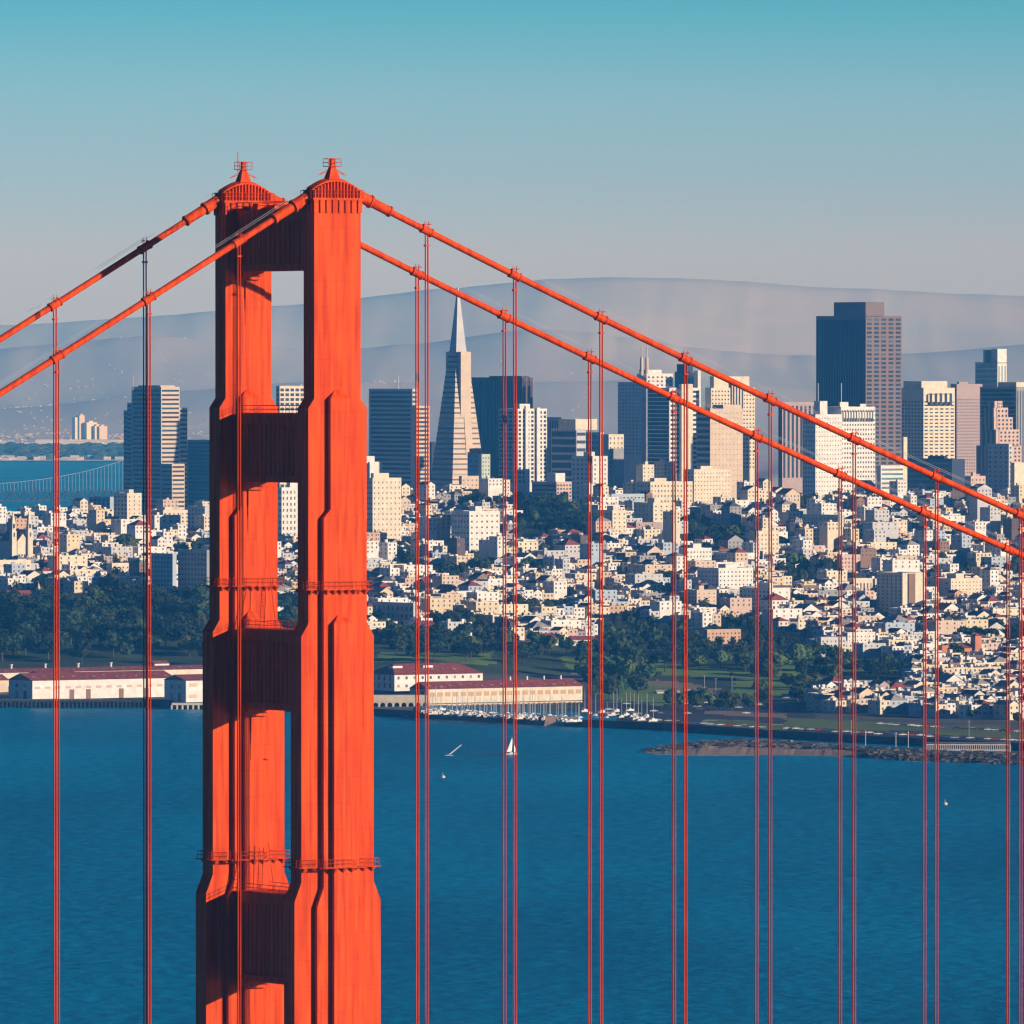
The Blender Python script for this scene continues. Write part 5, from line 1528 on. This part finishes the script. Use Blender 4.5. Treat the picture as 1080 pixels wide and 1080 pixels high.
# the marina basin: water inside the harbour wall and floating docks
b = MB()
pts = [(446, 0), (640, 0)]
pp = None
for px in range(440, 651, 10):
    y0 = shoreY(px) + 3; y1 = y0 + 115
    if px > 610: y1 = y0 + 60
    cur = ((px - 540) * y0 / F, y0, (px - 540) * y1 / F, y1)
    if pp: b.quad((pp[0], pp[1], 3.75), (cur[0], cur[1], 3.75), (cur[2], cur[3], 4.15), (pp[2], pp[3], 4.15), 'bay_water')
    pp = cur
o = b.obj('harbour_water'); o['kind'] = 'structure'
# harbour wall end: pale stone corner
p = P(585, 765, shoreY(585) - 4)
b = MB(); b.frustum((p.x - 6, p.x + 14, p.y - 5, p.y + 8), -1, (p.x - 5, p.x + 13, p.y - 3, p.y + 8), 5, 'path'); tag(b.obj('harbour_wall_end'), 'pale sunlit stone end of the harbour wall', 'wall')

# sailing boats out on the bay
def at_sea(px, py): Y = F * CAMZ / (py - HOR); return Vector(((px - 540) * Y / F, Y, 0))
def sail_boat():
    p = at_sea(539, 796); t = thing('sailing_yacht', 'small yacht with white sails under way on the bay', 'sailboat', p, R(20), lm='the sailing yacht', at=(539, 790))
    t.scale = (.72, .72, .72)
    link('hull', HB[0], t); link('cabin', HB[1], t); link('mast', HB[2], t)
    b = MB()
    def sail(pts, m):
        c = Vector((0, 0, 0))
        for q in pts: c += Vector(q) / len(pts)
        c += Vector((0, -.5, 0))
        for a, d in zip(pts, pts[1:] + pts[:1]): b.tri(a, d, tuple(c), m); b.tri(tuple(c + Vector((0, .06, 0))), (d[0], d[1] + .05, d[2]), (a[0], a[1] + .05, a[2]), m)
    mat('sail_cloth', (.85, .84, .8))
    sail([(.75, 0, 2.2), (-3.6, -.9, 2.0), (.75, 0, 12.3)], 'sail_cloth'); b.obj('mainsail', t)
    b = MB(); sail([(1.1, 0, 11.0), (4.4, 0, 1.5), (1.2, -.9, 1.7)], 'sail_cloth'); b.obj('jib', t)
sail_boat()
def surf():
    p = at_sea(474, 797); t = thing('windsurfer', 'windsurfer board with a steeply leaning white sail on the bay', 'windsurfer', p, R(0), lm='the windsurfer', at=(475, 792))
    b = MB(); b.frustum((-2.2, 1.8, -.5, .5), -.05, (-2.4, 2.0, -.55, .55), .3, 'white'); b.obj('board', t)
    b = MB()
    b.quad((-.8, 0, .3), (1.0, 0, .9), (6.6, .4, 5.6), (6.0, .4, 5.6), 'sail_cloth'); b.quad((-.8, .05, .3), (6.0, .45, 5.6), (6.6, .45, 5.6), (1.0, .05, .9), 'sail_cloth')
    b.obj('sail', t)
    # rider leaning back against the boom: one continuous body
    b = MB()
    b.tube([(-.9, .2, .3), (-1.05, .25, .75), (-1.25, .3, 1.15), (-1.5, .35, 1.65), (-1.55, .35, 1.78), (-1.6, .36, 1.98), (-1.62, .36, 2.1)], [.1, .12, .19, .22, .09, .13, .05], 'navy', 8)
    b.tube([(-1.45, .3, 1.55), (-1.0, .2, 1.45), (-.4, .1, 1.3)], [.07, .06, .04], 'navy', 6)
    o = b.obj('person'); o.location = p; tag(o, 'person in dark wetsuit standing on the windsurfer board', 'person')
surf()
for px, py, lab in ((467, 820.5, 'pale round buoy below the windsurfer'), (997, 849, 'small pale buoy on the open water at the right')):
    p = at_sea(px, py); t = thing('buoy', lab, 'buoy', p, 0, 'buoys on the bay')
    b = MB(); b.tube([(0, 0, -.3), (0, 0, .5), (0, 0, 1.0), (0, 0, 1.3)], [1.1, 1.2, .9, .3], 'yellow', 10); b.obj('float', t)
    b = MB(); b.tube([(0, 0, 1.2), (0, 0, 2.6)], .12, 'steel', 5); b.obj('pole', t)
b = MB()
for x0, x1, y in ((485, 536, 794.2), (498, 530, 794.8)):
    a = at_sea(x0, y); c = at_sea(x1, y + .3); b.quad((a.x, a.y, .05), (c.x, c.y, .05), (c.x, c.y + 6, .05), (a.x, a.y + 5, .05), 'foam')
mat('wake', (.10, .20, .28), rough=.6)
b.mats = ['wake']; o = b.obj('wake_foam'); tag(o, 'faint pale wake trailing between the windsurfer and the yacht', 'wake', kind='stuff')

# ------------------------------------------------------------------ breakwater, spit and jetty
def spit():
    # crest and foot lines in the picture
    crest = [(676, 793.5), (700, 790), (740, 787), (780, 784.5), (820, 786), (860, 789), (900, 792), (960, 796), (1080, 800), (1300, 806)]
    foot = [(676, 794.5), (700, 796), (740, 797), (800, 797), (850, 797.5), (900, 799), (960, 803), (1080, 807), (1300, 815)]
    sb = MB(); prev = None; N = 8
    for i in range(160):
        px = 676 + i * 3.6
        f0 = at_sea(px, lerp_t(foot, px)).y; c0_ = at_sea(px, lerp_t(crest, px)).y
        hgt = min(3.2, (px - 676) * .05)
        back = c0_ + (c0_ - f0) * .4 + 14
        cur = []
        for j in range(N + 1):
            t = j / N; Y = f0 + (back - f0) * t
            z = -.3 + (hgt + .3) * math.sin(min(1, t * 1.15) * math.pi) ** .8 + .3 * noise.noise(Vector((px * .2, Y * .1, 0)))
            if j in (0, N): z = -.4
            cur.append(((px - 540) * Y / F, Y, z))
        if prev:
            for j in range(N):
                beach = px < 905 and j < 3
                sb.quad(prev[j], cur[j], cur[j + 1], prev[j + 1], 'sandy' if beach else 'stone')
        prev = cur
    o = sb.obj('sand_spit'); o['kind'] = 'structure'
    rk = MB(); r = random.Random(4)
    for i in range(2600):
        px = 680 + 620 * r.random() ** 1.0
        f0 = at_sea(px, lerp_t(foot, px)).y; c0_ = at_sea(px, lerp_t(crest, px)).y
        t = r.uniform(.3, 1.15) if px < 905 else r.uniform(0, 1.15)
        hgt = min(3.4, (px - 676) * .05)
        Y = f0 + (c0_ - f0 + 12) * t; X = (px - 540) * Y / F
        z = hgt * math.sin(min(1, t * .9) * math.pi) ** .7 * .9 if t < 1.1 else .3
        s = r.uniform(.6, 1.5)
        pts = [Vector((X, Y, z)) + Vector((r.uniform(.6, 1) * s * a, r.uniform(.6, 1) * s * c, r.uniform(.4, .9) * s * d)) for a in (-1, 1) for c in (-1, 1) for d in (-1, 1)]
        m = 'darkstone' if r.random() < .65 else 'stone'
        k = len(rk.v); rk.v += [tuple(q) for q in pts]
        for f in ((0, 1, 3, 2), (4, 6, 7, 5), (0, 4, 5, 1), (2, 3, 7, 6), (1, 5, 7, 3), (0, 2, 6, 4)): rk.f.append(tuple(k + q for q in f)); rk.m.append(rk.mi(m))
    tag(rk.obj('riprap'), 'dark rocks of the breakwater piled along the sand spit', 'rocks', kind='stuff')
    sf = MB()
    for i in range(48):
        px = 690 + i * 2.3; a = at_sea(px, lerp_t(foot, px) + .1); c = at_sea(px + 2.2, lerp_t(foot, px + 2.2) + .1); w = 3.0 + 3 * noise.noise(Vector((px * .1, 0, 0)))
        if w > 1.5: sf.quad((a.x, a.y - w, .06), (c.x, c.y - w, .06), (c.x, c.y + .5, .06), (a.x, a.y + .5, .06), 'foam')
    for px0, px1 in ((962, 985), (1030, 1044)):
        a = at_sea(px0, lerp_t(foot, px0) + .2); c = at_sea(px1, lerp_t(foot, px1) + .2); sf.quad((a.x, a.y - 2, .06), (c.x, c.y - 2, .06), (c.x, c.y + .5, .06), (a.x, a.y + .5, .06), 'foam')
    tag(sf.obj('surf'), 'thin white surf line at the foot of the sand spit', 'surf', kind='stuff')
spit()
def jetty():
    Y0 = F * 196 / (790 - HOR); k = kx(Y0)
    t = thing('jetty', 'long white jetty on close set piles inside the breakwater', 'jetty', ((976 - 540) / k, Y0, 0), R(-1.5), lm='the long white jetty', at=(1010, 787))
    L = (1066 - 976) / k; z = zat(785, Y0)
    q = MB(); q.box(0, L, 0, 3, z - .4, z, 'white'); q.obj('deck', t)
    q = MB(); q.box(0, L, -.2, -.02, z - 3.2, z - 2.7, 'white'); q.obj('lower_beam', t)
    for i in range(46):
        u = L * i / 45; q = None
        link('pile', cube_mesh('cream'), t, (u - .18, 0, -.5), sc=(.36, .4, z + .1))
    q = MB(); 
    for zz in (z + .55, z + 1.0): q.tube([(0, .1, zz), (L, .1, zz)], .05, 'white', 4)
    q.obj('handrail', t)
jetty()
LP = []
for px, py, lab in ((913, 788, 'leftmost'), (945, 790, 'second'), (958, 789, 'third'), (1065, 793, 'rightmost')):
    p = at_sea(px, py)
    t = thing('mooring_pole', f'{lab} pale mooring pole in the lagoon behind the breakwater', 'pole', p, 0, 'mooring poles')
    q = MB(); q.tube([(0, 0, -1), (0, 0, 8)], .22, 'steel', 6); q.obj('pole', t)
    q = MB(); q.tube([(0, 0, 8), (0, 0, 8.6)], .35, 'white', 6); q.obj('cap', t)
# motor boats in the lagoon
for px, py, lab in ((834.5, 783.5, 'tiny white motorboat in the lagoon near the spit'), (935, 790.5, 'small white motorboat left of the long jetty')):
    p = at_sea(px, py); t = thing('motorboat', lab, 'motorboat', p, R(70), 'motorboats in the lagoon'); t.scale = (.6, .6, .8)
    link('hull', HB[0], t); link('cabin', HB[1], t)
# lamp posts on the waterfront lawn and parking
for i, (px, py, lab) in enumerate([(743, 727, 'pale lamp post left in the parking lot'), (755, 730, 'pale lamp post in the middle of the parking lot'), (772, 728, 'tall lamp post beside the bright lawn'),
                            (1022, 777, 'white post standing on the seawall lawn'), (898, 779, 'lamp post behind the row of shore cars')]):
    p = hit(px, py); t = thing('lamp_post', lab, 'lamp post', p, 0, 'lamp posts on the waterfront')
    q = MB(); q.tube([(0, 0, -.5), (0, 0, 8)], .12, 'steel', 6); q.obj('pole', t)
    q = MB(); q.box(-.7, .7, -.2, .2, 8, 8.2, 'steel'); q.obj('lamp_head', t)

# ------------------------------------------------------------------ haze
HZ = MB(); HZ.box(-9000, 9000, -400, 50000, -3, 760, 'white')
hm = bpy.data.materials.new('haze_air'); hm.use_nodes = True
hn = hm.node_tree; hn.nodes.clear()
out = hn.nodes.new('ShaderNodeOutputMaterial'); pv = hn.nodes.new('ShaderNodeVolumePrincipled')
pv.inputs['Color'].default_value = (.06, .40, 1.0, 1)
pv.inputs['Absorption Color'].default_value = (1, 1, 1, 1)
pv.inputs['Density'].default_value = 3.7e-5
pv.inputs['Anisotropy'].default_value = -0.3
hn.links.new(pv.outputs[0], out.inputs['Volume'])
MATS['white_saved'] = MATS['white']; me = HZ.mesh('haze'); me.materials.clear(); me.materials.append(hm)
o = link('haze', me); o['kind'] = 'stuff'; o['label'] = 'thin blue haze lying over the bay and the city'; o['category'] = 'haze'

# ------------------------------------------------------------------ labels that say where each repeated thing stands
def relation(px, py, lx, ly):
    dx, dy = px - lx, py - ly; a = math.hypot(dx, dy)
    far = 'close ' if a < 26 else ('' if a < 60 else 'well ')
    if abs(dx) > 2.2 * abs(dy): d = 'right of' if dx > 0 else 'left of'
    elif abs(dy) > 2.2 * abs(dx): d = 'below' if dy > 0 else 'above'
    else: d = ('below right of' if dx > 0 else 'below left of') if dy > 0 else ('above right of' if dx > 0 else 'above left of')
    return far + d
seen = {}
for o, px, py, noun in REG:
    near_ = sorted(LAND, key=lambda l: math.hypot(px - l[0], py - l[1]))[:6]
    for best in near_:
        lab = f'{noun} {relation(px, py, best[0], best[1])} {best[2]}'
        if len(lab.split()) <= 13: break
    seen.setdefault(lab, []).append((px, o))
ORDW = ORD + ['eleventh', 'twelfth', 'thirteenth', 'fourteenth', 'fifteenth', 'sixteenth', 'seventeenth', 'eighteenth', 'nineteenth', 'twentieth']
for lab, l in seen.items():
    l.sort(key=lambda q: q[0])
    for i, (px, o) in enumerate(l):
        if len(l) == 1: o['label'] = lab
        else:
            pre = 'leftmost' if i == 0 else ('rightmost' if i == len(l) - 1 else (ORDW[i] if i < 20 else str(i + 1) + 'th') + ' from left')
            o['label'] = f'{lab}, {pre}'
print('TREES', NT, 'PLOTS', len(plots), 'MASSV', len(mass.v), 'OBJS', len(bpy.data.objects))
